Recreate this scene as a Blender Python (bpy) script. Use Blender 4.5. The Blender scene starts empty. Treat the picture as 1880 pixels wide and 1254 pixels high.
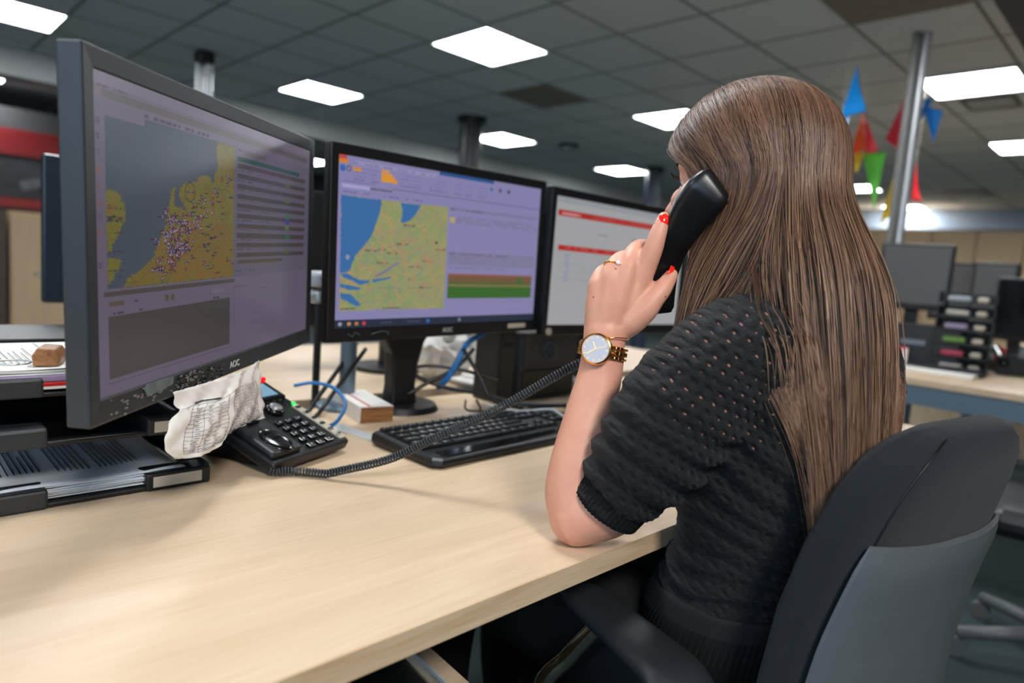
import bpy, math, random
import numpy as np
from mathutils import Matrix, Vector
random.seed(7)
rng = np.random.default_rng(11)
scene = bpy.context.scene
PI = math.pi
V = Vector

# ------------------------------------------------------------------ camera
CAM_YAW, CAM_PITCH, CAM_ROLL, CAM_F = -0.7901185, -0.1105291, 0.0767706, 1226.0
CAM_POS = V((0.0, 0.0, 1.06))
_cy, _sy = math.cos(CAM_YAW), math.sin(CAM_YAW)
_cp, _sp = math.cos(CAM_PITCH), math.sin(CAM_PITCH)
FW = V((_sy * _cp, _cy * _cp, _sp))
_rt0 = V((_cy, -_sy, 0.0)); _up0 = _rt0.cross(FW)
_cr, _sr = math.cos(CAM_ROLL), math.sin(CAM_ROLL)
RT = _rt0 * _cr + _up0 * _sr
UP = -_rt0 * _sr + _up0 * _cr
cam_data = bpy.data.cameras.new('camera')
cam = bpy.data.objects.new('camera', cam_data)
scene.collection.objects.link(cam)
cam.matrix_world = Matrix(((RT.x, UP.x, -FW.x, CAM_POS.x), (RT.y, UP.y, -FW.y, CAM_POS.y), (RT.z, UP.z, -FW.z, CAM_POS.z), (0, 0, 0, 1)))
cam_data.sensor_width = 36.0
cam_data.lens = CAM_F / 1880.0 * 36.0
cam_data.clip_start = 0.02
cam_data.dof.use_dof = True
cam_data.dof.focus_distance = 0.80
cam_data.dof.aperture_fstop = 2.8
scene.camera = cam


def at(px, py, d):
    """survey point of the photograph at depth d metres -> world point"""
    return CAM_POS + (FW + RT * ((px - 940) / CAM_F) + UP * ((627 - py) / CAM_F)) * d

# ------------------------------------------------------------------ world, exposure, large lights
scene.view_settings.view_transform = 'Standard'
scene.view_settings.look = 'None'
scene.view_settings.exposure = 0.0
scene.view_settings.gamma = 1.0
scene.view_settings.use_curve_mapping = False
world = bpy.data.worlds.new('world'); scene.world = world
world.use_nodes = True
world.node_tree.nodes['Background'].inputs[0].default_value = (0.5, 0.6, 0.75, 1)
world.node_tree.nodes['Background'].inputs[1].default_value = 0.05


def area_light(name, loc, target, size, size_y, power, color, spread=180):
    d = bpy.data.lights.new(name, 'AREA'); d.shape = 'RECTANGLE'; d.size = size; d.size_y = size_y
    d.energy = power; d.color = color; d.spread = math.radians(spread)
    o = bpy.data.objects.new(name, d); scene.collection.objects.link(o)
    o.location = loc
    o.rotation_euler = (V(target) - V(loc)).to_track_quat('-Z', 'Y').to_euler()
    return o

area_light('window_daylight', (0.5, -2.9, 1.6), (-0.8, 0.4, 1.0), 3.2, 1.3, 62, (0.50, 0.74, 1.0))
area_light('photographer_softbox', (1.05, -0.15, 2.2), (-0.6, 0.7, 0.9), 0.45, 0.45, 38, (1.0, 0.96, 0.92))
PANEL_STRENGTH = 27.0

# ------------------------------------------------------------------ materials
def lin(c):
    if isinstance(c, str):
        c = tuple(int(c[i:i + 2], 16) / 255 for i in (0, 2, 4))
    return tuple((x / 12.92 if x <= 0.04045 else ((x + 0.055) / 1.055) ** 2.4) for x in c)


def mat(name, color, rough=0.5, metal=0.0, spec=0.5, noise=0.0, nscale=20, bump=0.0, bscale=60, emit=None, estr=1.0,
        trans=0.0, sss=0.0, coat=0.0, sheen=0.0, stretch=None):
    m = bpy.data.materials.new(name); m.use_nodes = True
    nt = m.node_tree; b = nt.nodes['Principled BSDF']
    c = lin(color)
    b.inputs['Base Color'].default_value = (*c, 1)
    b.inputs['Roughness'].default_value = rough
    b.inputs['Metallic'].default_value = metal
    b.inputs['Specular IOR Level'].default_value = spec
    if trans: b.inputs['Transmission Weight'].default_value = trans
    if coat: b.inputs['Coat Weight'].default_value = coat; b.inputs['Coat Roughness'].default_value = 0.1
    if sheen: b.inputs['Sheen Weight'].default_value = sheen
    if sss:
        b.inputs['Subsurface Weight'].default_value = sss
        b.inputs['Subsurface Radius'].default_value = (1.0, 0.35, 0.2)
        b.inputs['Subsurface Scale'].default_value = 0.006
    if emit:
        b.inputs['Emission Color'].default_value = (*lin(emit), 1)
        b.inputs['Emission Strength'].default_value = estr
    tc = None
    if noise or bump:
        tc = nt.nodes.new('ShaderNodeTexCoord')
        mp = nt.nodes.new('ShaderNodeMapping'); nt.links.new(tc.outputs['Object'], mp.inputs[0])
        if stretch: mp.inputs['Scale'].default_value = stretch
    if noise:
        n = nt.nodes.new('ShaderNodeTexNoise'); n.inputs['Scale'].default_value = nscale; n.inputs['Detail'].default_value = 5
        nt.links.new(mp.outputs[0], n.inputs['Vector'])
        mr = nt.nodes.new('ShaderNodeMapRange')
        mr.inputs['From Min'].default_value = 0.3; mr.inputs['From Max'].default_value = 0.7
        mr.inputs['To Min'].default_value = 1 - noise; mr.inputs['To Max'].default_value = 1 + noise
        nt.links.new(n.outputs['Fac'], mr.inputs['Value'])
        vm = nt.nodes.new('ShaderNodeVectorMath'); vm.operation = 'SCALE'
        vm.inputs[0].default_value = c; nt.links.new(mr.outputs[0], vm.inputs['Scale'])
        nt.links.new(vm.outputs[0], b.inputs['Base Color'])
    if bump:
        n2 = nt.nodes.new('ShaderNodeTexNoise'); n2.inputs['Scale'].default_value = bscale; n2.inputs['Detail'].default_value = 3
        nt.links.new(mp.outputs[0], n2.inputs['Vector'])
        bp = nt.nodes.new('ShaderNodeBump'); bp.inputs['Strength'].default_value = bump; bp.inputs['Distance'].default_value = 0.002
        nt.links.new(n2.outputs['Fac'], bp.inputs['Height']); nt.links.new(bp.outputs[0], b.inputs['Normal'])
    return m


class NG:
    """tiny node-graph helper"""
    def __init__(s, m): s.nt = m.node_tree; s.b = s.nt.nodes['Principled BSDF']
    def new(s, t, **kw):
        n = s.nt.nodes.new(t)
        for k, v in kw.items(): setattr(n, k, v)
        return n
    def link(s, a, b): s.nt.links.new(a, b)
    def math(s, op, a, b=None, c=None):
        n = s.new('ShaderNodeMath', operation=op)
        for i, v in enumerate((a, b, c)):
            if v is None: continue
            if isinstance(v, (int, float)): n.inputs[i].default_value = v
            else: s.link(v, n.inputs[i])
        return n.outputs[0]
    def mix(s, fac, a, b):
        n = s.new('ShaderNodeMix', data_type='RGBA')
        if isinstance(fac, (int, float)): n.inputs[0].default_value = fac
        else: s.link(fac, n.inputs[0])
        for i, v in ((6, a), (7, b)):
            if isinstance(v, tuple): n.inputs[i].default_value = (*v, 1)
            else: s.link(v, n.inputs[i])
        return n.outputs[2]

M = {}
M['black_plastic'] = mat('black_plastic', (.065, .07, .078), .42, bump=.12, bscale=900)
M['black_gloss'] = mat('black_gloss', (.05, .05, .055), .16, coat=.3)
M['dark_plastic'] = mat('dark_plastic', (.14, .155, .17), .45, bump=.1, bscale=700)
M['monitor_shell'] = mat('monitor_shell', (.15, .165, .18), .40, bump=.08, bscale=800)
M['grey_plastic'] = mat('grey_plastic', (.36, .37, .38), .42, bump=.1, bscale=500)
M['light_plastic'] = mat('light_plastic', (.72, .73, .74), .4)
M['white_paper'] = mat('white_paper', (.90, .89, .87), .75, noise=.03, nscale=15)
M['cream'] = mat('cream', (.74, .71, .64), .6)
M['steel'] = mat('steel', (.70, .71, .72), .35, metal=.6)
M['chrome'] = mat('chrome', (.75, .72, .66), .12, metal=1)
M['blue_steel'] = mat('blue_steel', (.42, .50, .56), .4, metal=.35)
M['gold'] = mat('gold', (.95, .70, .38), .2, metal=1)
M['red'] = mat('red', (.75, .06, .08), .45)
M['red_wall'] = mat('red_wall', (.46, .03, .05), .5)
M['blue_cable'] = mat('blue_cable', (.10, .42, .68), .4)
M['black_cable'] = mat('black_cable', (.05, .05, .055), .4)
M['nail'] = mat('nail', (.95, .16, .10), .15, coat=.6)
M['fabric'] = mat('chair_fabric', (.07, .095, .115), .92, noise=.25, nscale=1400, bump=.5, bscale=1500, sheen=.08)
M['chair_shell'] = mat('chair_shell', (.38, .40, .41), .36, noise=.05, nscale=30, bump=.15, bscale=1200)
M['carpet'] = mat('carpet', (.20, .26, .27), .95, noise=.35, nscale=140, bump=.8, bscale=500)
M['trousers'] = mat('trousers', (.045, .047, .055), .85, bump=.4, bscale=600)
M['wall'] = mat('wall', (.55, .57, .58), .8, noise=.03, nscale=3)
M['wall_dark'] = mat('wall_dark', (.24, .24, .25), .8, noise=.05, nscale=3)
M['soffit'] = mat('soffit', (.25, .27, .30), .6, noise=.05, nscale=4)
M['beam'] = mat('beam', (.66, .67, .67), .7, noise=.03, nscale=3)
M['beige_panel'] = mat('beige_panel', (.74, .64, .50), .6, noise=.06, nscale=6, stretch=(3, 3, .3))
M['brown_panel'] = mat('brown_panel', (.30, .24, .20), .6, noise=.1, nscale=6)
M['panel_glow'] = mat('panel_glow', (.9, .9, .9), .5, emit=(.975, .99, 1.0), estr=PANEL_STRENGTH)
M['glass'] = mat('clear_plastic', (.93, .96, .98), .15, trans=.3)


def wood_mat(name, c1, c2, scale=1.0, axis=1):
    m = mat(name, c1, .42, spec=.35); g = NG(m)
    tc = g.new('ShaderNodeTexCoord'); mp = g.new('ShaderNodeMapping')
    sc = [14 * scale] * 3; sc[axis] = 1.3 * scale
    mp.inputs['Scale'].default_value = sc
    g.link(tc.outputs['Object'], mp.inputs[0])
    n = g.new('ShaderNodeTexNoise'); n.inputs['Scale'].default_value = 1.6; n.inputs['Detail'].default_value = 6
    n.inputs['Roughness'].default_value = .62; n.inputs['Distortion'].default_value = .8
    g.link(mp.outputs[0], n.inputs['Vector'])
    mp2 = g.new('ShaderNodeMapping'); sc2 = [90 * scale] * 3; sc2[axis] = 5 * scale; mp2.inputs['Scale'].default_value = sc2
    g.link(tc.outputs['Object'], mp2.inputs[0])
    n2 = g.new('ShaderNodeTexNoise'); n2.inputs['Scale'].default_value = 3; n2.inputs['Detail'].default_value = 3
    g.link(mp2.outputs[0], n2.inputs['Vector'])
    s = g.math('ADD', g.math('MULTIPLY', n.outputs['Fac'], .75), g.math('MULTIPLY', n2.outputs['Fac'], .25))
    r = g.new('ShaderNodeValToRGB'); r.color_ramp.elements[0].position = .33; r.color_ramp.elements[1].position = .66
    r.color_ramp.elements[0].color = (*lin(c2), 1); r.color_ramp.elements[1].color = (*lin(c1), 1)
    g.link(s, r.inputs[0]); g.link(r.outputs[0], g.b.inputs['Base Color'])
    return m

M['maple'] = wood_mat('maple_laminate', (.86, .77, .66), (.79, .69, .56))
M['maple_edge'] = wood_mat('maple_edge', (.86, .77, .64), (.74, .61, .46), 1.6)
M['wood_block'] = wood_mat('wood_block', (.66, .46, .29), (.45, .29, .17), 8, 0)
M['cardboard'] = wood_mat('cardboard_end', (.66, .47, .30), (.38, .24, .14), 6, 1)

CX0, CY0, CZ = -3.9886, 2.3118, 2.585


def ceiling_mat():
    m = mat('ceiling_tiles', (.50, .50, .49), .85); g = NG(m)
    geo = g.new('ShaderNodeNewGeometry'); sp = g.new('ShaderNodeSeparateXYZ'); g.link(geo.outputs['Position'], sp.inputs[0])
    fs, idx = [], []
    for o, k in ((CX0, 0), (CY0, 1)):
        t = g.math('DIVIDE', g.math('SUBTRACT', sp.outputs[k], o), .6)
        fr = g.math('FRACT', t); idx.append(g.math('FLOOR', t))
        d = g.math('ABSOLUTE', g.math('SUBTRACT', fr, .5))
        fs.append(g.math('GREATER_THAN', d, .5 - .012 / .6))
    line = g.math('MAXIMUM', fs[0], fs[1])
    wn = g.new('ShaderNodeTexWhiteNoise', noise_dimensions='2D')
    cb = g.new('ShaderNodeCombineXYZ'); g.link(idx[0], cb.inputs[0]); g.link(idx[1], cb.inputs[1]); g.link(cb.outputs[0], wn.inputs['Vector'])
    v = g.math('ADD', g.math('MULTIPLY', wn.outputs['Value'], .06), .97)
    n = g.new('ShaderNodeTexNoise'); n.inputs['Scale'].default_value = 90; g.link(geo.outputs['Position'], n.inputs['Vector'])
    v = g.math('MULTIPLY', v, g.math('ADD', g.math('MULTIPLY', n.outputs['Fac'], .2), .9))
    vm = g.new('ShaderNodeVectorMath', operation='SCALE'); vm.inputs[0].default_value = lin((.83, .85, .86)); g.link(v, vm.inputs['Scale'])
    g.link(g.mix(line, vm.outputs[0], lin((.50, .51, .52))), g.b.inputs['Base Color'])
    return m
M['ceiling'] = ceiling_mat()

# ------------------------------------------------------------------ mesh builder
ROOTM = {}


def frame(loc, rz=0.0):
    return Matrix.Translation(V(loc)) @ Matrix.Rotation(rz, 4, 'Z')


def axes_frame(o, x, y, z):
    return Matrix(((x[0], y[0], z[0], o[0]), (x[1], y[1], z[1], o[1]), (x[2], y[2], z[2], o[2]), (0, 0, 0, 1)))


def catmull(pts, n):
    pts = [V(p) for p in pts]
    P = [pts[0] * 2 - pts[1]] + pts + [pts[-1] * 2 - pts[-2]]
    out = []
    for i in range(1, len(P) - 2):
        for k in range(n):
            t = k / n; a, b, c, d = P[i - 1], P[i], P[i + 1], P[i + 2]
            out.append(.5 * ((2 * b) + (c - a) * t + (2 * a - 5 * b + 4 * c - d) * t * t + (3 * b - a - 3 * c + d) * t ** 3))
    out.append(pts[-1].copy())
    return out


def interp(vals, n):
    out = []
    for i in range(len(vals) - 1):
        for k in range(n): out.append(vals[i] + (vals[i + 1] - vals[i]) * k / n)
    out.append(vals[-1])
    return out


class MB:
    def __init__(s): s.v = []; s.f = []
    def add(s, vs, fs, T=None):
        o = len(s.v)
        s.v += [(T @ V(p)) if T is not None else V(p) for p in vs]
        s.f += [tuple(i + o for i in f) for f in fs]
        return s
    def box(s, c, size, T=None, R=None):
        hx, hy, hz = [k / 2 for k in size]; c = V(c)
        vs = [V((x, y, z)) for x in (-hx, hx) for y in (-hy, hy) for z in (-hz, hz)]
        if R is not None: vs = [R @ p for p in vs]
        return s.add([p + c for p in vs], [(0, 1, 3, 2), (4, 6, 7, 5), (0, 4, 5, 1), (2, 3, 7, 6), (0, 2, 6, 4), (1, 5, 7, 3)], T)
    def rbox(s, c, size, b, T=None, R=None, seg=2):
        """box with rounded edges all round"""
        import bmesh
        bm = bmesh.new(); bmesh.ops.create_cube(bm, size=1)
        for v in bm.verts: v.co = V((v.co.x * size[0], v.co.y * size[1], v.co.z * size[2]))
        bmesh.ops.bevel(bm, geom=bm.edges[:], offset=b, segments=seg, affect='EDGES', profile=.5)
        bm.verts.index_update()
        vs = [(R @ v.co if R is not None else v.co) + V(c) for v in bm.verts]
        fs = [[v.index for v in f.verts] for f in bm.faces]; bm.free()
        return s.add(vs, fs, T)
    def loft(s, rings, cap=True, T=None, closed=False):
        n = len(rings[0]); vs = [p for r in rings for p in r]; fs = []
        for i in range(len(rings) - (0 if closed else 1)):
            a = i * n; b = ((i + 1) % len(rings)) * n
            for k in range(n):
                k2 = (k + 1) % n; fs.append((a + k, a + k2, b + k2, b + k))
        if cap and not closed:
            fs.append(tuple(range(n))[::-1]); fs.append(tuple(range((len(rings) - 1) * n, len(rings) * n)))
        return s.add(vs, fs, T)
    def tube(s, pts, r, n=8, T=None, up=None, flat=1.0, round_ends=False):
        pts = [V(p) for p in pts]; m = len(pts)
        rs = [r] * m if isinstance(r, (int, float)) else list(r)
        if round_ends:
            t0 = (pts[0] - pts[1]).normalized(); t1 = (pts[-1] - pts[-2]).normalized()
            r0, r1 = rs[0], rs[-1]
            pre = [(pts[0] + t0 * r0 * math.sin(a), r0 * math.cos(a)) for a in (1.45, 1.05, .55)]
            post = [(pts[-1] + t1 * r1 * math.sin(a), r1 * math.cos(a)) for a in (.55, 1.05, 1.45)]
            pts = [p for p, _ in pre] + pts + [p for p, _ in post]; rs = [q for _, q in pre] + rs + [q for _, q in post]; m = len(pts)
        rings = []; N = None
        for i in range(m):
            t = (pts[min(i + 1, m - 1)] - pts[max(i - 1, 0)])
            t = t.normalized() if t.length > 1e-9 else V((0, 0, 1))
            if N is None:
                u = V(up) if up is not None else (V((0, 0, 1)) if abs(t.z) < .9 else V((1, 0, 0)))
                N = (u - t * u.dot(t)).normalized()
            else:
                N = (N - t * N.dot(t)).normalized()
            B = t.cross(N)
            rings.append([pts[i] + (N * math.cos(a) * flat + B * math.sin(a)) * rs[i] for a in [2 * PI * k / n for k in range(n)]])
        return s.loft(rings, True, T)
    def cyl(s, p0, p1, r0, r1=None, n=24, T=None):
        return s.tube([p0, p1], [r0, r0 if r1 is None else r1], n, T)
    def lathe(s, prof, n=32, T=None):
        rings = [[V((r * math.cos(2 * PI * k / n), r * math.sin(2 * PI * k / n), z)) for k in range(n)] for r, z in prof]
        return s.loft(rings, True, T)
    def prism(s, poly, y0, y1, T=None):
        """outline in x,z extruded along y"""
        return s.loft([[V((x, y0, z)) for x, z in poly], [V((x, y1, z)) for x, z in poly]], True, T)
    def ellipsoid(s, c, r, T=None, n=24, m=16, R=None):
        rings = []
        for i in range(1, m):
            th = PI * i / m
            ring = [V((r[0] * math.sin(th) * math.cos(2 * PI * k / n), r[1] * math.sin(th) * math.sin(2 * PI * k / n), r[2] * math.cos(th))) for k in range(n)]
            rings.append([(R @ p if R is not None else p) + V(c) for p in ring])
        return s.loft(rings, True, T)
    def build(s, name, m, parent=None, world=False, smooth=False, bevel=0.0, sharp=None):
        me = bpy.data.meshes.new(name)
        vs = s.v; loc = None
        if parent is not None and world:
            inv = ROOTM[parent].inverted(); vs = [inv @ p for p in vs]
        if parent is None:
            xs = [p.x for p in vs]; ys = [p.y for p in vs]; zs = [p.z for p in vs]
            loc = V(((min(xs) + max(xs)) / 2, (min(ys) + max(ys)) / 2, min(zs))); vs = [p - loc for p in vs]
        me.from_pydata([tuple(p) for p in vs], [], s.f)
        import bmesh
        bm = bmesh.new(); bm.from_mesh(me); bmesh.ops.recalc_face_normals(bm, faces=bm.faces[:]); bm.to_mesh(me); bm.free()
        if smooth: me.polygons.foreach_set('use_smooth', [True] * len(me.polygons))
        me.materials.append(m)
        o = bpy.data.objects.new(name, me); scene.collection.objects.link(o)
        if parent is not None: o.parent = parent; ROOTM[o] = ROOTM[parent]
        else: o.location = loc; ROOTM[o] = Matrix.Translation(loc)
        if smooth and sharp is not None:
            try: me.set_sharp_from_angle(angle=math.radians(sharp))
            except Exception: pass
        if bevel:
            b = o.modifiers.new('bevel', 'BEVEL'); b.width = bevel; b.segments = 2; b.limit_method = 'ANGLE'
        return o


def tag(o, label, cat, group=None):
    o['label'] = label; o['category'] = cat
    if group: o['group'] = group
    return o


def thing(name, label, cat, T, group=None):
    o = bpy.data.objects.new(name, None); scene.collection.objects.link(o)
    o.empty_display_size = .05
    if not isinstance(T, Matrix): T = frame(T)
    o.matrix_world = T; ROOTM[o] = T.copy()
    return tag(o, label, cat, group)


def struct(o):
    o['kind'] = 'structure'; return o


def copy_tree(o, parent=None):
    c = o.copy(); scene.collection.objects.link(c); c.parent = parent
    for ch in o.children: copy_tree(ch, c)
    return c


def text(name, body, size, m, parent, T, extrude=.0004):
    cu = bpy.data.curves.new(name, 'FONT'); cu.body = body; cu.size = size; cu.extrude = extrude
    cu.align_x = 'CENTER'; cu.align_y = 'CENTER'
    tmp = bpy.data.objects.new(name + '_tmp', cu); scene.collection.objects.link(tmp)
    dg = bpy.context.evaluated_depsgraph_get(); me = bpy.data.meshes.new_from_object(tmp.evaluated_get(dg))
    bpy.data.objects.remove(tmp); me.name = name
    me.transform(T)
    me.materials.clear(); me.materials.append(m)
    o = bpy.data.objects.new(name, me); scene.collection.objects.link(o); o.parent = parent; ROOTM[o] = ROOTM[parent]
    return o

# orientation for text lying on a face that looks along -y (x right, z up)
TXZ = Matrix(((1, 0, 0, 0), (0, 0, -1, 0), (0, 1, 0, 0), (0, 0, 0, 1)))

# ------------------------------------------------------------------ setting
struct(MB().box((-3.2, 5.0, -.05), (13.2, 17, .1)).build('floor', M['carpet']))
struct(MB().box((-3.2 - 1.6, 5.0, CZ + .05), (16.4, 17, .1)).build('ceiling', M['ceiling']))
struct(MB().box((-3.2 - 1.6, 13.45, 1.3), (16.4, .3, 2.6)).build('wall_far', M['wall']))
struct(MB().box((-12.6, 5, 1.3), (.2, 16.8, 2.6)).build('wall_left', M['wall_dark']))
struct(MB().box((3.3, 5, 1.3), (.2, 16.8, 2.6)).build('wall_right', M['wall']))
struct(MB().box((-4.8, -3.4, 1.3), (16.4, .2, 2.6)).build('wall_near', M['wall']))
struct(MB().box((-10.9, 5.0, -.05), (2.6, 17, .1)).build('floor', M['carpet']))
struct(MB().box((-7.35, 5.0, 2.46), (.3, 16.5, .24)).build('trim_1', M['beam']))
# lowered soffit over the near aisle
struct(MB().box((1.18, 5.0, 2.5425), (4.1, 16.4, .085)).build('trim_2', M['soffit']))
# pale band under the ceiling at the far wall
struct(MB().box((-3.0, 13.2, 2.42), (12, .16, .34)).build('trim_3', mat('far_band', (.60, .68, .78), .6)))


def ceiling_light(x, y, label):
    t = thing('ceiling_light', label, 'ceiling light', (x, y, CZ - .012), 'ceiling light panels')
    f = MB()
    for sx, sy, w, h in ((0, -.292, .6, .016), (0, .292, .6, .016), (-.292, 0, .016, .57), (.292, 0, .016, .57)):
        f.box((sx, sy, .003), (w, h, .018))
    f.build('frame', M['light_plastic'], t)
    MB().box((0, 0, .004), (.568, .568, .008)).build('diffuser', M['panel_glow'], t)
    return t

L_LABEL = {(-4, -3): 'bright ceiling panel cut by the top left corner of the photo',
           (-4, 1): 'bright square ceiling panel above the gap between the two front monitors',
           (0, 1): 'largest bright ceiling panel, top centre, next to a brownish tile',
           (-4, 5): 'bright ceiling panel just right of the dark round column',
           (0, 5): 'bright ceiling panel partly behind the top of the woman\'s hair',
           (-4, 9): 'small bright ceiling panel above the third monitor',
           (4, 5): 'large bright ceiling panel right of the silver pole',
           (4, 9): 'bright ceiling panel cut by the right edge below the large one',
           (0, 13): 'small distant ceiling panel beside the green pennant',
           (0, 17): 'most distant ceiling panel, behind the yellow pennant and pole'}
for a in (-4, 0, 4):
    for b in (-7, -3, 1, 5, 9, 13, 17):
        if (a, b) in ((4, 17), (-4, 17), (-4, 13)): continue
        lab = L_LABEL.get((a, b), 'bright square ceiling panel outside the picture or hidden behind her')
        ceiling_light(CX0 + .6 * (a + .5), CY0 + .6 * (b + .5), lab)
ceiling_light(-8.75, .85, 'ceiling panel beyond the pale beam at the left edge, above the red band')
ceiling_light(-10.75, 5.5, 'small ceiling panel seen between the first and second monitor')

M['brown_tile'] = mat('brown_tile', (.52, .49, .45), .85, noise=.06, nscale=12)
tag(MB().box((CX0 - .3, CY0 + 2.1, CZ - .004), (.58, .58, .01)).build('ceiling_tile', M['brown_tile']),
    'brownish odd ceiling tile just below the large central light panel', 'ceiling tile', 'odd ceiling tiles')
tag(MB().box((CX0 + 4.5 * .6, CY0 + 2.5 * .6, CZ - .004), (.58, .58, .01)).build('ceiling_tile', M['brown_tile']),
    'dark odd ceiling tile at the top right beside the grey soffit', 'ceiling tile', 'odd ceiling tiles')


def ceiling_vent(x, y, s, label):
    t = thing('ceiling_vent', label, 'ceiling vent', (x, y, CZ - .01), 'ceiling vents')
    f = MB()
    for sx, sy, w, h in ((0, -s / 2, s, .03), (0, s / 2, s, .03), (-s / 2, 0, .03, s), (s / 2, 0, .03, s)): f.box((sx, sy, 0), (w, h, .014))
    f.build('frame', M['grey_plastic'], t)
    MB().box((0, 0, .004), (s - .03, s - .03, .008)).build('backing', M['light_plastic'], t)
    for k in range(3): MB().box((0, (k - 1) * s / 4, -.002), (s - .06, s / 12, .008)).build('slat', M['light_plastic'], t)
ceiling_vent(-1.29, 6.2, .32, 'square ceiling vent below the large right light panel')
ceiling_vent(-2.45, 11.2, .5, 'distant ceiling vent right of the red pennant')
sd = thing('smoke_detector', 'small round smoke detector on the ceiling right of the dark column', 'smoke detector', (-5.54, 6.2, CZ - .05))
MB().lathe([(.12, .05), (.13, .03), (.09, .012)], 24).build('base', M['dark_plastic'], sd, smooth=True)
MB().lathe([(.07, .015), (.06, .0), (.02, -.006)], 24).build('sensor_head', M['light_plastic'], sd, smooth=True)

# columns and poles
c = thing('round_column', 'thick dark round column rising behind the second monitor', 'column', (-5.55, 4.66, 0))
MB().cyl((0, 0, 0), (0, 0, CZ), .115, n=32).build('shaft', mat('column_dark', (.10, .13, .16), .35), c, smooth=True, sharp=40)
MB().cyl((0, 0, CZ - .05), (0, 0, CZ), .15, n=32).build('collar', M['black_plastic'], c)
c = thing('round_column', 'far dark round column half hidden behind her forehead', 'column', (-5.5, 7.98, 0))
MB().cyl((0, 0, 0), (0, 0, CZ), .11, n=32).build('shaft', mat('column_steel', (.17, .22, .28), .35), c, smooth=True, sharp=40)
MB().cyl((0, 0, CZ - .05), (0, 0, CZ), .14, n=32).build('collar', M['black_plastic'], c)
c = thing('service_pole', 'twin silver cable pole reaching the ceiling behind the left monitor', 'pole', (-5.81, 2.04, 0))
for k in (-1, 1): MB().cyl((k * .03, k * .028, 0), (k * .03, k * .028, CZ - .08), .028, n=16).build('tube', M['steel'], c, smooth=True, sharp=40)
MB().rbox((0, 0, CZ - .05), (.16, .12, .10), .02).build('ceiling_cap', M['black_plastic'], c)
c = thing('service_pole', 'silver cable pole among the coloured pennants on the right', 'pole', (-1.31, 4.44, 0))
MB().rbox((-.018, -.012, CZ / 2), (.035, .06, CZ), .006).build('channel', mat('pole_dark', (.45, .45, .44), .4, metal=.3), c)
MB().cyl((.02, .015, 0), (.02, .015, CZ), .027, n=20).build('tube', M['steel'], c, smooth=True, sharp=40)

# left background: partition with red bands, picture, cupboards
struct(MB().box((-9.1, .6, 1.17), (.1, 7.6, 2.34)).build('wall_partition', M['wall_dark']))
p = thing('wall_fascia', 'long dark red band high on the left background wall', 'wall band', (-9.04, .6, 1.86))
MB().box((.01, 0, .12), (.05, 7.4, .27)).build('band', M['red_wall'], p)
p = thing('poster', 'dark photo poster with a red and pale figure between two red bands', 'poster', (-9.04, .5, 1.36))
MB().box((.012, 0, .24), (.02, 7.0, .40)).build('print', mat('poster_print', (.13, .14, .16), .4, noise=.6, nscale=4), p)
MB().rbox((.026, 1.12, .17), (.006, .20, .16), .002).build('red_shape', mat('poster_red', (.45, .08, .09), .5), p)
MB().rbox((.026, .90, .20), (.006, .22, .10), .002, R=Matrix.Rotation(.4, 3, 'X')).build('pale_shape', mat('poster_pale', (.30, .31, .33), .5, noise=.5, nscale=12), p)
tag(MB().box((-9.03, .6, 1.34), (.04, 7.2, .10)).build('wall_fascia', M['red_wall']), 'narrow dark red band below the poster on the left', 'wall band')
for (y0, y1, m_, lab) in ((.55, 1.10, 'brown_panel', 'dark brown cupboard at the left edge of the photo'), (1.13, 2.0, 'beige_panel', 'beige cupboard right of the dark brown one')):
    c = thing('cupboard', lab, 'cupboard', (-8.72, (y0 + y1) / 2, 0), 'cupboards on the left')
    MB().box((0, 0, .62), (.42, y1 - y0, 1.24)).build('body', M[m_], c)
    MB().box((.22, 0, .62), (.02, y1 - y0 - .02, 1.2)).build('door', M[m_], c)
    MB().cyl((.235, -.2, .62), (.26, -.2, .62), .02, n=12).build('handle', M['steel'], c)

# far right cupboards
for k in range(11):
    x = -4.7 + k * .62
    c = thing('cupboard', 'one of the beige cupboard doors lining the far right wall', 'cupboard', (x, 12.8, 0), 'beige cupboards along the far wall')
    MB().box((0, 0, 1.09), (.61, .5, 2.18)).build('body', M['beige_panel'], c)
    MB().box((0, -.26, 1.09), (.59, .02, 2.14)).build('door', M['beige_panel'], c)
    MB().box((.24, -.28, 1.1), (.015, .02, .14)).build('handle', M['steel'], c)

# ------------------------------------------------------------------ our desk
DZ = 0.74
desk = thing('office_desk', 'pale maple desk in the foreground that her elbow rests on', 'desk', (-.84, .45, 0))
MB().box((-.84, .45, DZ - .0125), (.796, 2.9, .025)).build('tabletop', M['maple'], desk, world=True)
MB().box((-.4415, .45, DZ - .0125), (.003, 2.9, .0252)).build('edge_band', M['maple_edge'], desk, world=True)
for yy in (-.85, 1.8):
    MB().rbox((-.84, yy, .36), (.06, .04, .69), .006).build('leg', M['blue_steel'], desk, world=True)
    MB().rbox((-.84, yy, .02), (.70, .06, .03), .006).build('foot', M['blue_steel'], desk, world=True)
MB().box((-1.15, .45, .66), (.04, 2.6, .06)).build('cross_rail', M['blue_steel'], desk, world=True)
od = thing('office_desk', 'matching maple desk behind the two left monitors', 'desk', (-1.72, .7, 0))
MB().box((-1.72, .7, DZ - .0125), (.80, 3.6, .025)).build('tabletop', M['maple'], od, world=True)
for yy in (-.9, 2.3):
    MB().rbox((-1.72, yy, .36), (.06, .04, .69), .006).build('leg', M['blue_steel'], od, world=True)
    MB().rbox((-1.72, yy, .02), (.70, .06, .03), .006).build('foot', M['blue_steel'], od, world=True)

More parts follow.
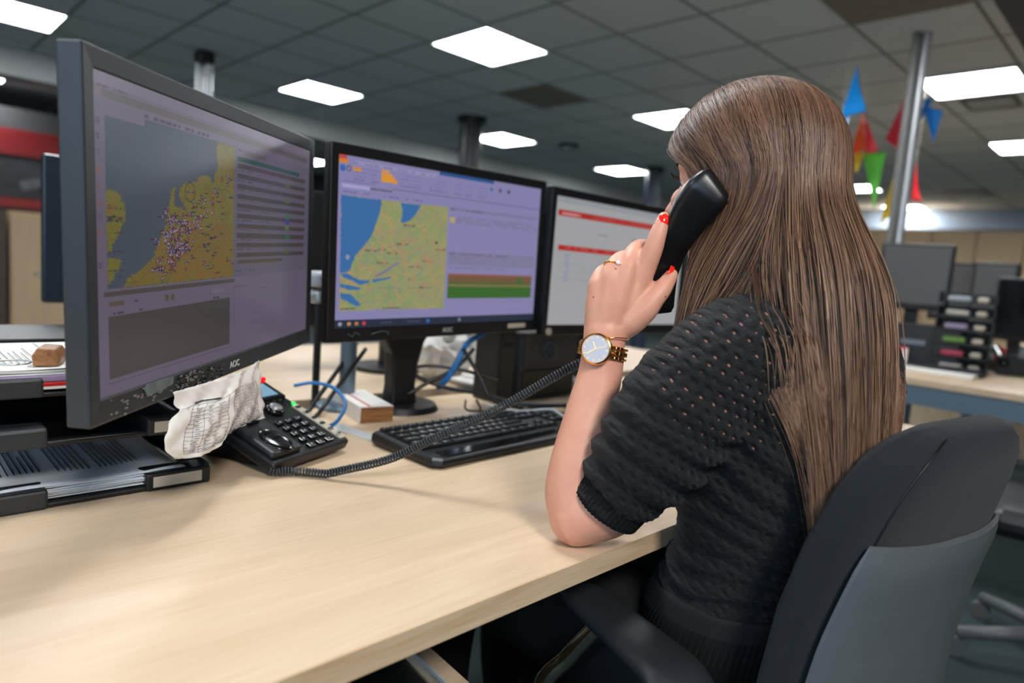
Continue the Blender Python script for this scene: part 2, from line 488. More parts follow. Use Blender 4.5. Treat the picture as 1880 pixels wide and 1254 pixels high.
# ------------------------------------------------------------------ screens painted as emitting rasters
class Raster:
    def __init__(s, w, h, bg):
        s.w, s.h = w, h; s.a = np.zeros((h, w, 3)); s.a[:] = bg
        s.U, s.Vv = np.meshgrid((np.arange(w) + .5) / w, (np.arange(h) + .5) / h)
    def rect(s, u0, v0, u1, v1, c, k=1.0):
        m = (s.U >= u0) & (s.U < u1) & (s.Vv >= v0) & (s.Vv < v1); s.a[m] = s.a[m] * (1 - k) + np.array(c) * k
    def poly(s, pts, c, jag=0.0):
        U = s.U + (rng.random(s.U.shape) - .5) * jag; Vv = s.Vv + (rng.random(s.U.shape) - .5) * jag
        ins = np.zeros(s.U.shape, bool); n = len(pts)
        for i in range(n):
            x1, y1 = pts[i]; x2, y2 = pts[(i + 1) % n]
            if y1 == y2: continue
            cond = ((y1 > Vv) != (y2 > Vv)) & (U < (x2 - x1) * (Vv - y1) / (y2 - y1) + x1)
            ins ^= cond
        s.a[ins] = c; return ins
    def line(s, pts, c, w=.002, k=1.0):
        asp = s.w / s.h
        for (x1, y1), (x2, y2) in zip(pts[:-1], pts[1:]):
            dx, dy = (x2 - x1), (y2 - y1) / asp; L = dx * dx + dy * dy + 1e-12
            t = np.clip(((s.U - x1) * dx + (s.Vv - y1) / asp * dy) / L, 0, 1)
            d = np.hypot(s.U - x1 - t * dx, (s.Vv - y1) / asp - t * dy); m = d < w
            s.a[m] = s.a[m] * (1 - k) + np.array(c) * k
    def disc(s, u, v, r, c):
        asp = s.w / s.h; m = np.hypot(s.U - u, (s.Vv - v) / asp) < r; s.a[m] = c
    def ring(s, u, v, r, w, c):
        asp = s.w / s.h; d = np.hypot(s.U - u, (s.Vv - v) / asp); m = abs(d - r) < w; s.a[m] = c
    def words(s, u0, v, u1, h, c, dens=.75, k=.7):
        u = u0
        while u < u1:
            l = rng.uniform(.006, .02)
            if rng.random() < dens: s.rect(u, v, min(u + l, u1), v + h, c, k)
            u += l + .004
    def noise(s, m, amp):
        s.a[m] *= 1 + (rng.random((m.sum(), 1)) - .5) * amp
    def build(s, name, x0, x1, z1, z0, y, m, parent):
        """grid of quads facing -y; v runs downwards from z1 to z0"""
        w, h = s.w, s.h
        X, Z = np.meshgrid(np.linspace(x0, x1, w + 1), np.linspace(z1, z0, h + 1))
        co = np.stack([X, np.full_like(X, y), Z], -1).reshape(-1, 3)
        i = np.arange(h)[:, None] * (w + 1) + np.arange(w)[None, :]
        F = np.stack([i, i + w + 1, i + w + 2, i + 1], -1).reshape(-1, 4)
        me = bpy.data.meshes.new(name)
        me.vertices.add(len(co)); me.vertices.foreach_set('co', co.ravel())
        me.loops.add(F.size); me.loops.foreach_set('vertex_index', F.ravel())
        me.polygons.add(len(F)); me.polygons.foreach_set('loop_start', np.arange(len(F)) * 4); me.polygons.foreach_set('loop_total', np.full(len(F), 4))
        me.update()
        at_ = me.attributes.new('picture', 'FLOAT_COLOR', 'FACE')
        a = np.clip(s.a, 0, 1); L = np.where(a <= .04045, a / 12.92, ((a + .055) / 1.055) ** 2.4)
        at_.data.foreach_set('color', np.c_[L.reshape(-1, 3), np.ones(w * h)].ravel().astype(np.float32))
        me.materials.append(m)
        o = bpy.data.objects.new(name, me); scene.collection.objects.link(o); o.parent = parent; ROOTM[o] = ROOTM[parent]
        return o


def screen_mat(name, strength, rough=.35, spec=.5):
    m = mat(name, (.03, .03, .035), rough, spec=spec); g = NG(m)
    at_ = g.new('ShaderNodeAttribute', attribute_name='picture')
    g.link(at_.outputs['Color'], g.b.inputs['Emission Color']); g.b.inputs['Emission Strength'].default_value = strength
    return m


def roads(R, poly, n, c, seed, w=.0012, k=.5):
    """short wandering lines kept inside a patch"""
    r = np.random.default_rng(seed); xs = [p[0] for p in poly]; ys = [p[1] for p in poly]
    keep = R.a.copy(); ins = R.poly(poly, (0, 0, 0)); R.a[:] = keep
    before = R.a.copy()
    for _ in range(n):
        u, v = r.uniform(min(xs), max(xs)), r.uniform(min(ys), max(ys)); a = r.uniform(0, PI)
        pts = [(u, v)]
        for _ in range(4):
            a += r.normal(0, .5); u += math.cos(a) * .02; v += math.sin(a) * .03; pts.append((u, v))
        R.line(pts, c, w, k)
    R.a[~ins] = before[~ins]


def screen_one():
    bg = (.43, .39, .47)
    R = Raster(440, 250, bg)
    R.rect(0, 0, 1, .035, (.47, .43, .51)); R.words(.01, .035, .09, .008, (.25, .24, .30))
    R.rect(.02, .05, .98, .072, (.36, .34, .36))
    R.words(.14, .085, .38, .011, (.22, .20, .27), .6)
    R.rect(.027, .10, .499, .655, (.275, .315, .37))
    R.rect(.027, .10, .14, .125, bg)
    land = (.46, .44, .19)
    uk = [(.027, .345), (.049, .348), (.066, .358), (.077, .387), (.08, .426), (.074, .448), (.064, .475), (.05, .505), (.041, .518), (.04, .54), (.027, .539)]
    uk2 = [(.027, .556), (.065, .562), (.059, .60), (.044, .605), (.044, .626), (.027, .64)]
    nl = [(.075, .655), (.083, .627), (.125, .599), (.164, .563), (.181, .515), (.2, .471), (.21, .432), (.219, .388), (.23, .319), (.245, .302), (.237, .372), (.265, .379), (.286, .397), (.275, .363), (.257, .34), (.26, .31), (.281, .287), (.33, .274), (.336, .253), (.383, .242), (.395, .27), (.401, .269), (.407, .224), (.42, .2), (.413, .148), (.419, .103), (.499, .103), (.499, .655)]
    for p in (uk, uk2, nl):
        i = R.poly(p, land, .008); R.noise(i, .16)
    sub = [(.12, .6), (.2, .48), (.30, .43), (.36, .46), (.42, .43), (.49, .42), (.495, .652), (.08, .652)]
    keep = R.a.copy(); i = R.poly(sub, (0, 0, 0)); R.a[:] = keep
    j = i & (R.a[..., 0] > .38); R.a[j] = R.a[j] * .55 + np.array((.50, .37, .17)) * .45
    R.poly([(.237, .372), (.262, .35), (.27, .37), (.25, .38)], (.275, .315, .37))
    roads(R, nl, 150, (.58, .33, .16), 3, .0012, .5); roads(R, nl, 60, (.32, .34, .18), 4, .001, .5)
    roads(R, uk, 16, (.58, .33, .16), 5, .001, .4)
    r = np.random.default_rng(8)
    cl = [(.225, .42, .012, 18), (.26, .47, .025, 30), (.29, .44, .02, 22), (.25, .52, .03, 36), (.23, .56, .03, 30), (.28, .55, .03, 18), (.19, .60, .03, 16), (.34, .42, .02, 10), (.37, .36, .018, 8), (.41, .31, .014, 7), (.47, .25, .012, 5), (.45, .60, .03, 6), (.21, .49, .015, 12)]
    for (u, v, sd_, n) in cl:
        for _ in range(n):
            a, b = r.normal(u, sd_), r.normal(v, sd_ * 1.1)
            if a < .12 or a > .49 or b > .65: continue
            R.disc(a, b, .0045, (.20, .14, .24)); R.disc(a, b, .0030, (.62, .55, .66) if r.random() < .65 else (.60, .36, .16))
            if r.random() < .4: R.line([(a, b), (a + r.uniform(-.02, .02), b + r.uniform(-.01, .01))], (.24, .12, .30), .001)
    R.ring(.301, .318, .020, .0011, (.18, .25, .20)); R.line([(.285, .318), (.317, .318)], (.25, .25, .3), .0008); R.disc(.301, .318, .004, (.45, .42, .5))
    for _ in range(40):
        u, v = r.uniform(.30, .48), r.uniform(.30, .64); R.words(u, v, u + .02, .006, (.20, .16, .28))
    for _ in range(9): R.words(.03, r.uniform(.38, .64), .07, .006, (.20, .16, .28))
    # icons down the left edge
    for k, (v, c) in enumerate(((.05, (.48, .36, .32)), (.10, (.25, .36, .48)), (.145, (.28, .25, .28)), (.19, (.30, .27, .30)), (.237, (.30, .34, .34)), (.29, (.58, .36, .22)), (.335, (.48, .34, .33)), (.39, (.50, .33, .34)), (.43, (.38, .34, .44)), (.475, (.52, .32, .32)), (.52, (.52, .38, .36)), (.58, (.24, .24, .27)))):
        R.disc(.0085, v, .0050, c); R.disc(.0085, v, .0022, (.45, .42, .47))
    # table on the right
    R.rect(.505, .10, 1, .655, (.40, .37, .44)); R.words(.52, .105, .56, .009, (.25, .25, .3)); R.rect(.55, .105, .68, .125, (.36, .33, .36))
    R.rect(.517, .136, .915, .155, (.13, .31, .28))
    for k in range(19):
        v = .165 + k * .0215
        if k % 2 == 0: R.rect(.515, v, .965, v + .021, (.30, .265, .27))
        R.words(.52, v + .003, .60, .006, (.26, .23, .30)); R.words(.64, v + .003, .72, .006, (.30, .26, .34), .5)
    for v, c in ((.205, (.36, .37, .22)), (.285, (.38, .40, .20)), (.365, (.22, .45, .25)), (.39, (.28, .25, .55)), (.42, (.40, .45, .20)), (.47, (.18, .42, .25)), (.54, (.36, .36, .22))):
        R.rect(.815, v, .845, v + .02, c)
    R.rect(.52, .585, .80, .60, (.32, .28, .27)); R.words(.51, .63, .62, .005, (.3, .27, .33))
    # lower panel
    R.rect(.015, .666, .504, .682, (.31, .285, .28)); R.rect(.504, .10, .507, 1, (.38, .34, .42))
    R.rect(.029, .695, .072, .713, (.36, .32, .29)); R.words(.08, .70, .12, .007, (.25, .23, .28))
    for u in (.205, .225): R.rect(u, .695, u + .013, .722, (.36, .32, .28))
    R.rect(.39, .70, .46, .716, (.46, .42, .50)); R.line([(.39, .70), (.46, .70), (.46, .716), (.39, .716), (.39, .70)], (.32, .29, .36), .0008)
    R.words(.04, .733, .07, .007, (.2, .18, .24)); R.words(.10, .733, .13, .007, (.2, .18, .24)); R.words(.40, .733, .43, .007, (.2, .18, .24))
    R.rect(.028, .746, .482, .948, (.285, .262, .262)); R.words(.50, .70, .58, .006, (.3, .26, .33)); R.words(.66, .72, .72, .006, (.3, .26, .33))
    R.rect(.02, .96, .50, .965, (.36, .33, .38))
    return R


def screen_two():
    bg = (.55, .53, .70)
    R = Raster(400, 226, bg)
    R.rect(0, 0, .03, .02, (.75, .30, .30)); R.rect(.0, .022, .035, .044, (.86, .52, .20)); R.rect(.06, .02, .42, .045, (.60, .58, .74)); R.words(.06, .03, .42, .01, (.42, .41, .58))
    R.disc(.015, .074, .011, (.22, .42, .72)); R.disc(.038, .072, .010, (.38, .38, .45)); R.disc(.038, .072, .006, bg); R.rect(.056, .058, .088, .078, (.86, .58, .25))
    for k in range(4): R.rect(.168, .048 + k * .018, .20 + k * .012, .064 + k * .018, (.88, .60, .22))
    for u in (.06, .11, .25, .30, .38, .42, .50, .56, .63):
        for k in range(4): R.words(u, .06 + k * .022, u + .045, .006, (.40, .39, .55))
    R.rect(.425, 0, .713, .022, (.17, .34, .56))
    for u, c in ((.70, (.25, .4, .7)), (.75, (.3, .3, .36)), (.80, (.25, .25, .3))): R.disc(u, .06, .008, c)
    R.words(.02, .14, .15, .008, (.36, .35, .50)); R.rect(.013, .16, .123, .18, (.66, .65, .82)); R.rect(.123, .165, .215, .178, (.42, .41, .52))
    R.rect(.215, .15, 1, .158, (.46, .45, .60)); R.words(.02, .20, .35, .01, (.38, .37, .52), .5)
    land = (.60, .61, .42)
    mp = [(.012, .228), (.476, .222), (.474, .893), (.016, .897)]
    i = R.poly(mp, land); R.noise(i, .14)
    roads(R, mp, 130, (.74, .50, .42), 13, .0018, .45); roads(R, mp, 70, (.50, .60, .42), 14, .006, .35); roads(R, mp, 60, (.52, .50, .66), 15, .0012, .5); roads(R, mp, 30, (.80, .60, .38), 16, .004, .3)
    sea = (.24, .44, .66)
    R.poly([(.012, .228), (.173, .228), (.165, .308), (.137, .44), (.11, .503), (.074, .565), (.063, .61), (.053, .66), (.03, .672), (.014, .674)], sea, .004)
    R.poly([(.254, .23), (.346, .229), (.324, .284), (.300, .33), (.270, .35), (.257, .355), (.262, .28)], sea, .004)
    for pl in ([(.018, .68), (.04, .675), (.095, .715), (.135, .712), (.129, .73), (.095, .745), (.068, .72), (.03, .70)],
               [(.016, .735), (.05, .745), (.10, .76), (.09, .775), (.04, .77), (.016, .755)],
               [(.018, .79), (.06, .80), (.10, .86), (.09, .872), (.06, .855), (.018, .82)], [(.14, .71), (.22, .69), (.22, .70), (.15, .725)]):
        R.poly(pl, sea, .005)
    R.line([(.157, .69), (.207, .647), (.25, .60)], (.50, .38, .68), .003, .8)
    for (u, v) in ((.11, .53), (.15, .52), (.20, .54), (.24, .48), (.27, .36), (.16, .60), (.30, .62), (.36, .58), (.30, .70), (.42, .50), (.35, .75)):
        R.words(u, v, u + .05, .010, (.34, .28, .34), .9); R.disc(u + .03, v, .006, (.76, .50, .42))
    R.words(.16, .755, .42, .008, (.45, .42, .40), .9); R.disc(.425, .46, .006, (.3, .2, .3)); R.disc(.043, .58, .008, (.6, .58, .7))
    R.words(.02, .88, .08, .008, (.3, .3, .34), .9); R.words(.19, .88, .27, .008, (.3, .3, .34), .9)
    # right side
    R.rect(.486, .215, .98, .24, (.51, .49, .64)); R.words(.49, .225, .55, .01, (.35, .33, .45)); R.words(.57, .225, .66, .01, (.3, .3, .4))
    R.rect(.487, .285, .512, .32, (.72, .66, .42))
    for k in range(3): R.words(.515, .275 + k * .017, .985, .010, (.44, .41, .50), .9)
    R.rect(.49, .515, .985, .60, (.52, .50, .63)); R.words(.49, .518, .82, .012, (.40, .38, .48), .9); R.words(.49, .548, .60, .008, (.45, .43, .55))
    R.words(.49, .615, .80, .008, (.45, .43, .56), .8)
    R.rect(.49, .66, .975, .672, (.60, .35, .33)); R.rect(.49, .672, .975, .715, (.47, .36, .26)); R.rect(.49, .715, .975, .73, (.30, .42, .20)); R.rect(.49, .73, .975, .748, (.50, .46, .30)); R.rect(.49, .748, .975, .828, (.24, .42, .18))
    R.rect(.885, .672, .91, .73, (.24, .44, .22))
    for k in range(24): R.rect(.49 + k * .02, .66, .4915 + k * .02, .828, (.3, .34, .2), .35)
    R.rect(0, .95, 1, 1, (.16, .19, .26))
    for u, c in ((.02, (.6, .6, .7)), (.055, (.75, .55, .35)), (.085, (.7, .5, .3)), (.115, (.8, .25, .3)), (.40, (.2, .45, .75)), (.56, (.5, .5, .6))): R.disc(u, .975, .007, c)
    R.words(.14, .97, .36, .012, (.32, .34, .42), .6)
    return R


def screen_three():
    R = Raster(300, 170, (.66, .66, .67))
    R.rect(0, 0, 1, .05, (.60, .62, .64)); R.rect(.012, .10, 1, .148, (.68, .19, .17)); R.words(.04, .115, .16, .022, (.92, .80, .80), .95); R.words(.25, .12, .97, .012, (.80, .40, .38), .9)
    R.rect(.03, .372, .97, .41, (.70, .17, .16)); R.words(.08, .383, .95, .014, (.84, .48, .46), .8)
    R.words(.30, .25, .36, .012, (.5, .5, .52)); R.words(.52, .25, .58, .012, (.5, .5, .52))
    for k in range(8):
        R.rect(.032, .43 + k * .028, .95, .434 + k * .028, (.60, .61, .64)); R.words(.08, .44 + k * .028, .11, .012, (.45, .5, .68), .95)
    for k in range(14): R.rect(.08 + k * .062, .42, .0815 + k * .062, .65, (.61, .62, .64))
    R.words(.2, .64, .6, .01, (.55, .56, .6), .6)
    return R

# ------------------------------------------------------------------ monitors
def tilt_frame(C, ya, ti, ro):
    e = V((math.cos(ya), math.sin(ya), 0)); n0 = V((math.sin(ya), -math.cos(ya), 0))
    u = V((0, 0, 1)) * math.cos(ti) - n0 * math.sin(ti)
    e2 = e * math.cos(ro) + u * math.sin(ro); u2 = u * math.cos(ro) - e * math.sin(ro)
    return axes_frame(C, e2, u2.cross(e2), u2)


def monitor_head(t, W, H, bx, bt, bb, depth=.022, back=.05, shell='monitor_shell'):
    """bezel frame, housing with a tapered back; picture opening left free"""
    f = MB(); w, h = W / 2, H / 2
    out = [(-w, -h), (w, -h), (w, h), (-w, h)]; inn = [(-w + bx, -h + bb), (w - bx, -h + bb), (w - bx, h - bt), (-w + bx, h - bt)]
    vs = [V((x, 0, z)) for x, z in out] + [V((x, .0015, z)) for x, z in inn] + [V((x, .006, z)) for x, z in inn] + [V((x, depth, z)) for x, z in out]
    fs = []
    for k in range(4):
        k2 = (k + 1) % 4
        fs += [(k, k2, 4 + k2, 4 + k), (4 + k, 4 + k2, 8 + k2, 8 + k), (k2, k, 12 + k, 12 + k2)]
    fs.append((12, 13, 14, 15)); fs.append((8, 9, 10, 11))
    f.add(vs, fs); f.build('bezel', M[shell], t, bevel=.0025)
    b = MB()
    b.loft([[V((x * k, y, z * k2)) for x, z in out] for k, k2, y in ((.985, .975, depth - .002), (.90, .86, depth + back * .45), (.62, .58, depth + back))])
    b.build('back_cover', M[shell], t, bevel=.004)
    MB().box((0, depth + back + .003, -.02), (.11, .02, .11)).build('mount_plate', M['black_plastic'], t)


C1 = V((-.8859, .3559, 1.0632)); T1 = tilt_frame(C1, 2.30988, .00437, .03822)
m1 = thing('computer_monitor', 'large left monitor in the foreground showing a dim map of a coast', 'monitor', T1)
monitor_head(m1, .565, .345, .0175, .020, .026, .024, .045)
screen_one().build('screen', -.2655, .2655, .1530, -.1470, .0025, screen_mat('screen_one', .62, .25, .5), m1)
text('logo', 'AOC', .0125, M['light_plastic'], m1, Matrix.Translation((-.001, -.0008, -.1605)) @ TXZ)
w = MB()
pts = [(-.200, -.152), (-.196, -.1475), (-.17, -.1475), (-.146, -.149), (-.148, -.157), (-.165, -.1585), (-.172, -.163), (-.178, -.160), (-.196, -.1605)]
w.prism(pts, -.0006, .0005)
w.build('worn_label', mat('worn_label', (.36, .40, .42), .6, noise=.35, nscale=90), m1)
w = MB(); r_ = random.Random(5)
for _ in range(90):
    x = r_.gauss(-.115, .02) if r_.random() < .45 else r_.uniform(-.262, -.03); z = r_.uniform(-.170, -.150); s_ = r_.uniform(.0006, .0022)
    w.box((x, -.0003, z), (s_ * 2, .0008, s_))
w.build('scuffs', mat('scuff', (.46, .45, .43), .7), m1)
w = MB()
for _ in range(70):
    x = r_.uniform(-.14, -.03); z = r_.uniform(-.170, -.152); s_ = r_.uniform(.0006, .0016)
    w.box((x, -.0004, z), (s_ * 2, .001, s_))
w.build('glue_residue', mat('glue_residue', (.02, .02, .02), .2), m1)
# arm and pole carrying the left monitor
arm = thing('monitor_arm', 'black monitor arm and post behind the left monitor', 'monitor arm', (-1.17, .42, DZ))
MB().lathe([(.05, .0), (.05, .012), (.025, .016)], 28).build('clamp', M['black_plastic'], arm, smooth=True, sharp=40)
MB().cyl((0, 0, 0), (0, 0, .36), .017, n=20).build('post', M['black_plastic'], arm, smooth=True, sharp=40)
bp = T1 @ V((0, .09, -.02))
MB().tube([V((-1.17, .42, 1.04)), bp + V((-.06, .02, 0)), bp], .016, 12).build('arm', M['black_plastic'], arm, world=True, smooth=True)

C2 = V((-1.0613, .8613, 1.0823)); T2 = tilt_frame(C2, 1.62264, .0007, .02378)
m2 = thing('computer_monitor', 'middle monitor showing a bright coastal map and a green table', 'monitor', T2)
monitor_head(m2, .565, .345, .0175, .020, .026, .022, .04, 'black_plastic')
screen_two().build('screen', -.2655, .2655, .1530, -.1470, .0025, screen_mat('screen_two', .85, .3), m2)
text('logo', 'AOC', .0125, M['light_plastic'], m2, Matrix.Translation((-.002, -.0008, -.1600)) @ TXZ)
MB().rbox((.207, -.001, -.158), (.058, .002, .010), .0009).build('label', M['cream'], m2)
w = MB(); w.tube([V((-.24, -.0006, -.157)), V((-.23, -.0006, -.163)), V((-.225, -.0006, -.155)), V((-.215, -.0006, -.160))], .0012, 5); w.tube([V((-.19, -.0006, -.160)), V((-.165, -.0006, -.155)), V((-.150, -.0006, -.158)), V((-.152, -.0006, -.163))], .0012, 5)
w.build('scratches', mat('scratch', (.28, .33, .36), .5), m2)
st = (-1.175, .835)
MB().cyl((st[0], st[1], DZ), (st[0], st[1], DZ + .012), .085, .078, 36).build('stand_base', M['black_plastic'], m2, world=True, smooth=True, sharp=40)
w = MB(); w.loft([[V((st[0] + dx * s1, st[1] + dy * s2, z)) for dx, dy in ((-.02, -.034), (.016, -.034), (.016, .034), (-.02, .034))] for z, s1, s2 in ((DZ + .01, 1.2, 1.0), (DZ + .05, 1, .9), (DZ + .12, 1, 1.0), (DZ + .17, 1, 1.9), (DZ + .40, 1, 1.9))])
w.build('stand_neck', M['black_plastic'], m2, world=True, bevel=.006)

C3 = V((-1.047, 1.423, 1.079)); T3 = tilt_frame(C3, math.radians(88.5), .0, .0)
m3 = thing('computer_monitor', 'third monitor behind her hand showing a pale page with red bars', 'monitor', T3)
monitor_head(m3, .565, .345, .0175, .020, .026, .022, .04, 'black_plastic')
screen_three().build('screen', -.2655, .2655, .1530, -.1470, .0025, screen_mat('screen_three', .85, .3), m3)
MB().cyl((-.262, .0005, -.1625), (-.262, -.004, -.1625), .0085, n=20).build('button_sticker', M['cream'], m3, smooth=True, sharp=40)
st = (-1.16, 1.44)
MB().cyl((st[0], st[1], DZ), (st[0], st[1], DZ + .012), .09, .082, 36).build('stand_base', M['black_plastic'], m3, world=True, smooth=True, sharp=40)
MB().rbox((st[0], st[1], DZ + .2), (.04, .09, .40), .01).build('stand_neck', M['black_plastic'], m3, world=True)

# ------------------------------------------------------------------ crumpled note taped under the left monitor
def paper_note():
    rows = [  # (x, z, y) points along rows from the bezel downwards
        [(-.150, -.166, -.004), (-.10, -.168, -.010), (-.05, -.170, -.014), (.0, -.172, -.008), (.04, -.174, -.005), (.073, -.168, -.003)],
        [(-.146, -.184, -.012), (-.10, -.186, -.022), (-.05, -.190, -.030), (.0, -.192, -.018), (.04, -.195, -.012), (.072, -.198, -.006)],
        [(-.150, -.198, -.022), (-.11, -.204, -.034), (-.06, -.208, -.046), (-.01, -.214, -.030), (.04, -.218, -.020), (.074, -.224, -.010)],
        [(-.170, -.210, -.030), (-.125, -.222, -.046), (-.07, -.226, -.060), (-.02, -.236, -.038), (.035, -.240, -.026), (.077, -.246, -.014)],
        [(-.182, -.226, -.036), (-.14, -.240, -.054), (-.088, -.246, -.066), (-.035, -.252, -.042), (.03, -.256, -.030), (.080, -.264, -.016)],
        [(-.168, -.246, -.040), (-.145, -.252, -.058), (-.100, -.257, -.070), (-.05, -.252, -.044), (.02, -.258, -.032), (.081, -.268, -.018)]]
    n = 6
    cr = [[V((p[0] - (.008 if p[1] < -.2 and p[0] < -.05 else 0), p[2] * .40, p[1] + (.012 if p[1] < -.19 else 0))) for p in r] for r in rows]
    fine_r = [catmull(r, n) for r in cr]
    cols = list(zip(*fine_r)); cols = [catmull(c, n) for c in cols]
    nr, nc = len(cols[0]), len(cols)
    P = [[cols[c][r].copy() for c in range(nc)] for r in range(nr)]
    for r in range(nr):
        for c in range(nc):
            P[r][c].y += .0025 * math.sin(c * .9 + r * .35) * math.sin(r * .25) + .0012 * math.sin(c * 2.3 - r * 1.1)
    return P, nr, nc
P, nr, nc = paper_note()
note = thing('paper_note', 'crumpled white sheet with a printed table hanging from the left monitor', 'paper', T1)
sheet = MB(); sheet.add([p for r in P for p in r], [(r * nc + c, r * nc + c + 1, (r + 1) * nc + c + 1, (r + 1) * nc + c) for r in range(nr - 1) for c in range(nc - 1)])
so = sheet.build('sheet', M['white_paper'], note, smooth=True)
sm = so.modifiers.new('thickness', 'SOLIDIFY'); sm.thickness = .0004; sm.offset = 1


def on_note(u, v):
    r = min(max(v * (nr - 1), 0), nr - 1.001); c = min(max(u * (nc - 1), 0), nc - 1.001)
    r0, c0 = int(r), int(c); a, b = r - r0, c - c0
    p = P[r0][c0] * (1 - a) * (1 - b) + P[r0][c0 + 1] * (1 - a) * b + P[r0 + 1][c0] * a * (1 - b) + P[r0 + 1][c0 + 1] * a * b
    return p + V((0, -.0009, 0))
pr = MB()
def ink(u0, v0, u1, v1, w=.00022):
    n = max(2, int(12 * max(abs(u1 - u0), abs(v1 - v0)) + 1))
    pr.tube([on_note(u0 + (u1 - u0) * k / n, v0 + (v1 - v0) * k / n) for k in range(n + 1)], w, 3)
for k in range(13): ink(.14, .40 + k * .042, .46, .40 + k * .042)
for u in (.14, .19, .25, .46): ink(u, .30, u, .92)
ink(.14, .30, .62, .28); ink(.14, .22, .34, .22, .0008); ink(.14, .25, .34, .25)
for k in range(17):
    v = .30 + k * .036
    ink(.52, v, .90, v, .00018)
    u = .53
    while u < .88:
        l = r_.uniform(.01, .03); ink(u, v + .016, u + l, v + .016, .00028); u += l + .012
for k in range(12):
    for u in (.20, .28, .36): ink(u, .42 + k * .042, u + r_.uniform(.015, .035), .42 + k * .042, .0003)
for u in (.52, .90): ink(u, .28, u, .91, .0002)
pr.build('printing', mat('ink', (.20, .20, .22), .8), note)

# ------------------------------------------------------------------ letter trays
def letter_tray(z, label, rz=0.0, dx=0.0, rise=.070):
    t = thing('letter_tray', label, 'letter tray', frame((-.90 + dx, .205, z), rz), 'stacked black letter trays')
    b = MB(); b.rbox((-.165, 0, .004), (.33, .262, .006), .002)
    b.build('tray_floor', M['black_plastic'], t)
    s = MB()
    for sy in (-1, 1): s.rbox((-.165, sy * .129, .014), (.33, .005, .026), .002)
    s.rbox((-.328, 0, .014), (.005, .262, .026), .002)
    s.build('rim', M['black_plastic'], t)
    for sy in (-1, 1):
        tb = MB(); tb.loft([[V((x, sy * .092 + dy, zz)) for dy, zz in ((-.040, .001), (.040, .001), (.040, .024), (-.040, .024))] for x in (-.035, .004)])
        tb.build('front_tab', M['dark_plastic' if sy < 0 else 'black_plastic'], t, bevel=.003)
        if sy > 0: MB().rbox((.0048, .090, .0125), (.0012, .060, .014), .0005).build('label_card', M['cream'], t)
        for x in (-.28, -.05): MB().rbox((x, sy * .133, rise / 2), (.022, .006, rise), .002).build('riser', M['black_plastic'], t)
    return t
letter_tray(DZ, 'bottom black letter tray with printed sheets, standing on the desk', rz=0.02)
letter_tray(DZ + .0725, 'middle black letter tray of the stack of three', rz=0.0, rise=.052)
t3 = letter_tray(DZ + .1265, 'top black letter tray of the stack, carrying the red edged binder', rz=-0.01, dx=-.022, rise=.022)


def paper_stack(name, label, T, w, d, n, th, seed, m, print_lines=True):
    r = random.Random(seed); t = thing(name, label, 'papers', T)
    for k in range(n):
        a = r.uniform(-.02, .02); R = Matrix.Rotation(a, 3, 'Z')
        g = MB(); N = 14; vs = []; ox, oy = r.uniform(-.004, .004), r.uniform(-.004, .004)
        for i in range(N + 1):
            for j in range(N + 1):
                x = (i / N - .5) * d; y = (j / N - .5) * w
                z = k * th + .0035 * k * (max(0, i / N - .6)) ** 2 * 2 + .0015 * math.sin(j * .6 + k) * max(0, i / N - .5) * (k > n - 4)
                p = R @ V((x, y, 0)); vs.append(V((p.x + ox, p.y + oy, z)))
        g.add(vs, [(i * (N + 1) + j, (i + 1) * (N + 1) + j, (i + 1) * (N + 1) + j + 1, i * (N + 1) + j + 1) for i in range(N) for j in range(N)])
        o = g.build('sheet', m, t, smooth=True); s_ = o.modifiers.new('thickness', 'SOLIDIFY'); s_.thickness = th * .8; s_.offset = -1
    if print_lines:
        pl = MB(); zt = (n - 1) * th + .0008
        for k in range(24):
            y = -w * .36 + k * w * .03
            if k in (7, 8, 15): continue
            L = r.uniform(.3, .72) * d
            pl.box((d * .35 - L / 2 - .02, y, zt + .0012), (L, .0011, .0003))
        for k in range(2): pl.box((.0, -w * .40 - k * .012, zt + .0012), (d * .8, .0006, .0003))
        pl.build('printing', M['black_cable'], t)
    return t
M['paper_shade'] = mat('office_paper', (.80, .82, .84), .75, noise=.02, nscale=10)
paper_stack('paper_stack', 'loose pile of printed sheets in the bottom letter tray', frame((-1.058, .198, DZ + .010), .0), .215, .30, 7, .0012, 3, M['paper_shade'])
# top: binder, sheets, cork keyring
bd = thing('ring_binder', 'flat binder with white, lilac and red edges on the top tray', 'binder', frame((-1.055, .200, DZ + .1360), .0))
MB().rbox((0, 0, .002), (.26, .236, .004), .001).build('bottom_board', M['white_paper'], bd)
MB().rbox((0, 0, .0062), (.262, .238, .0044), .001).build('red_layer', M['red'], bd)
MB().rbox((0, 0, .0127), (.256, .234, .0086), .002).build('lilac_layer', mat('lilac_cover', (.60, .53, .66), .6), bd)
paper_stack('paper_stack', 'white printed sheets on top of the lilac and red binder', frame((-1.052, .200, DZ + .1540), .0), .225, .25, 4, .001, 9, M['white_paper'])
kc = thing('cork_keyring', 'cork block keyring lying on the white sheets at the left', 'keyring', frame((-.968, .168, DZ + .1585), .25))
w = MB(); w.loft([[V((x, y * s_, z * s_ + .011)) for y, z in ((-.014, -.010), (.012, -.010), (.014, .0), (.009, .011), (-.010, .012), (-.016, .002))] for x, s_ in ((-.022, .96), (-.018, 1.0), (.018, 1.0), (.022, .95))], T=Matrix.Rotation(-.6, 4, 'Z'))
w.build('cork_block', M['wood_block'], kc, bevel=.0015)
ring = [V((.018 * math.cos(a) - .012, .018 * math.sin(a) - .036, .004)) for a in [2 * PI * k / 28 for k in range(29)]]
MB().tube(ring, .0012, 6).build('ring', M['steel'], kc, smooth=True)
w = MB()
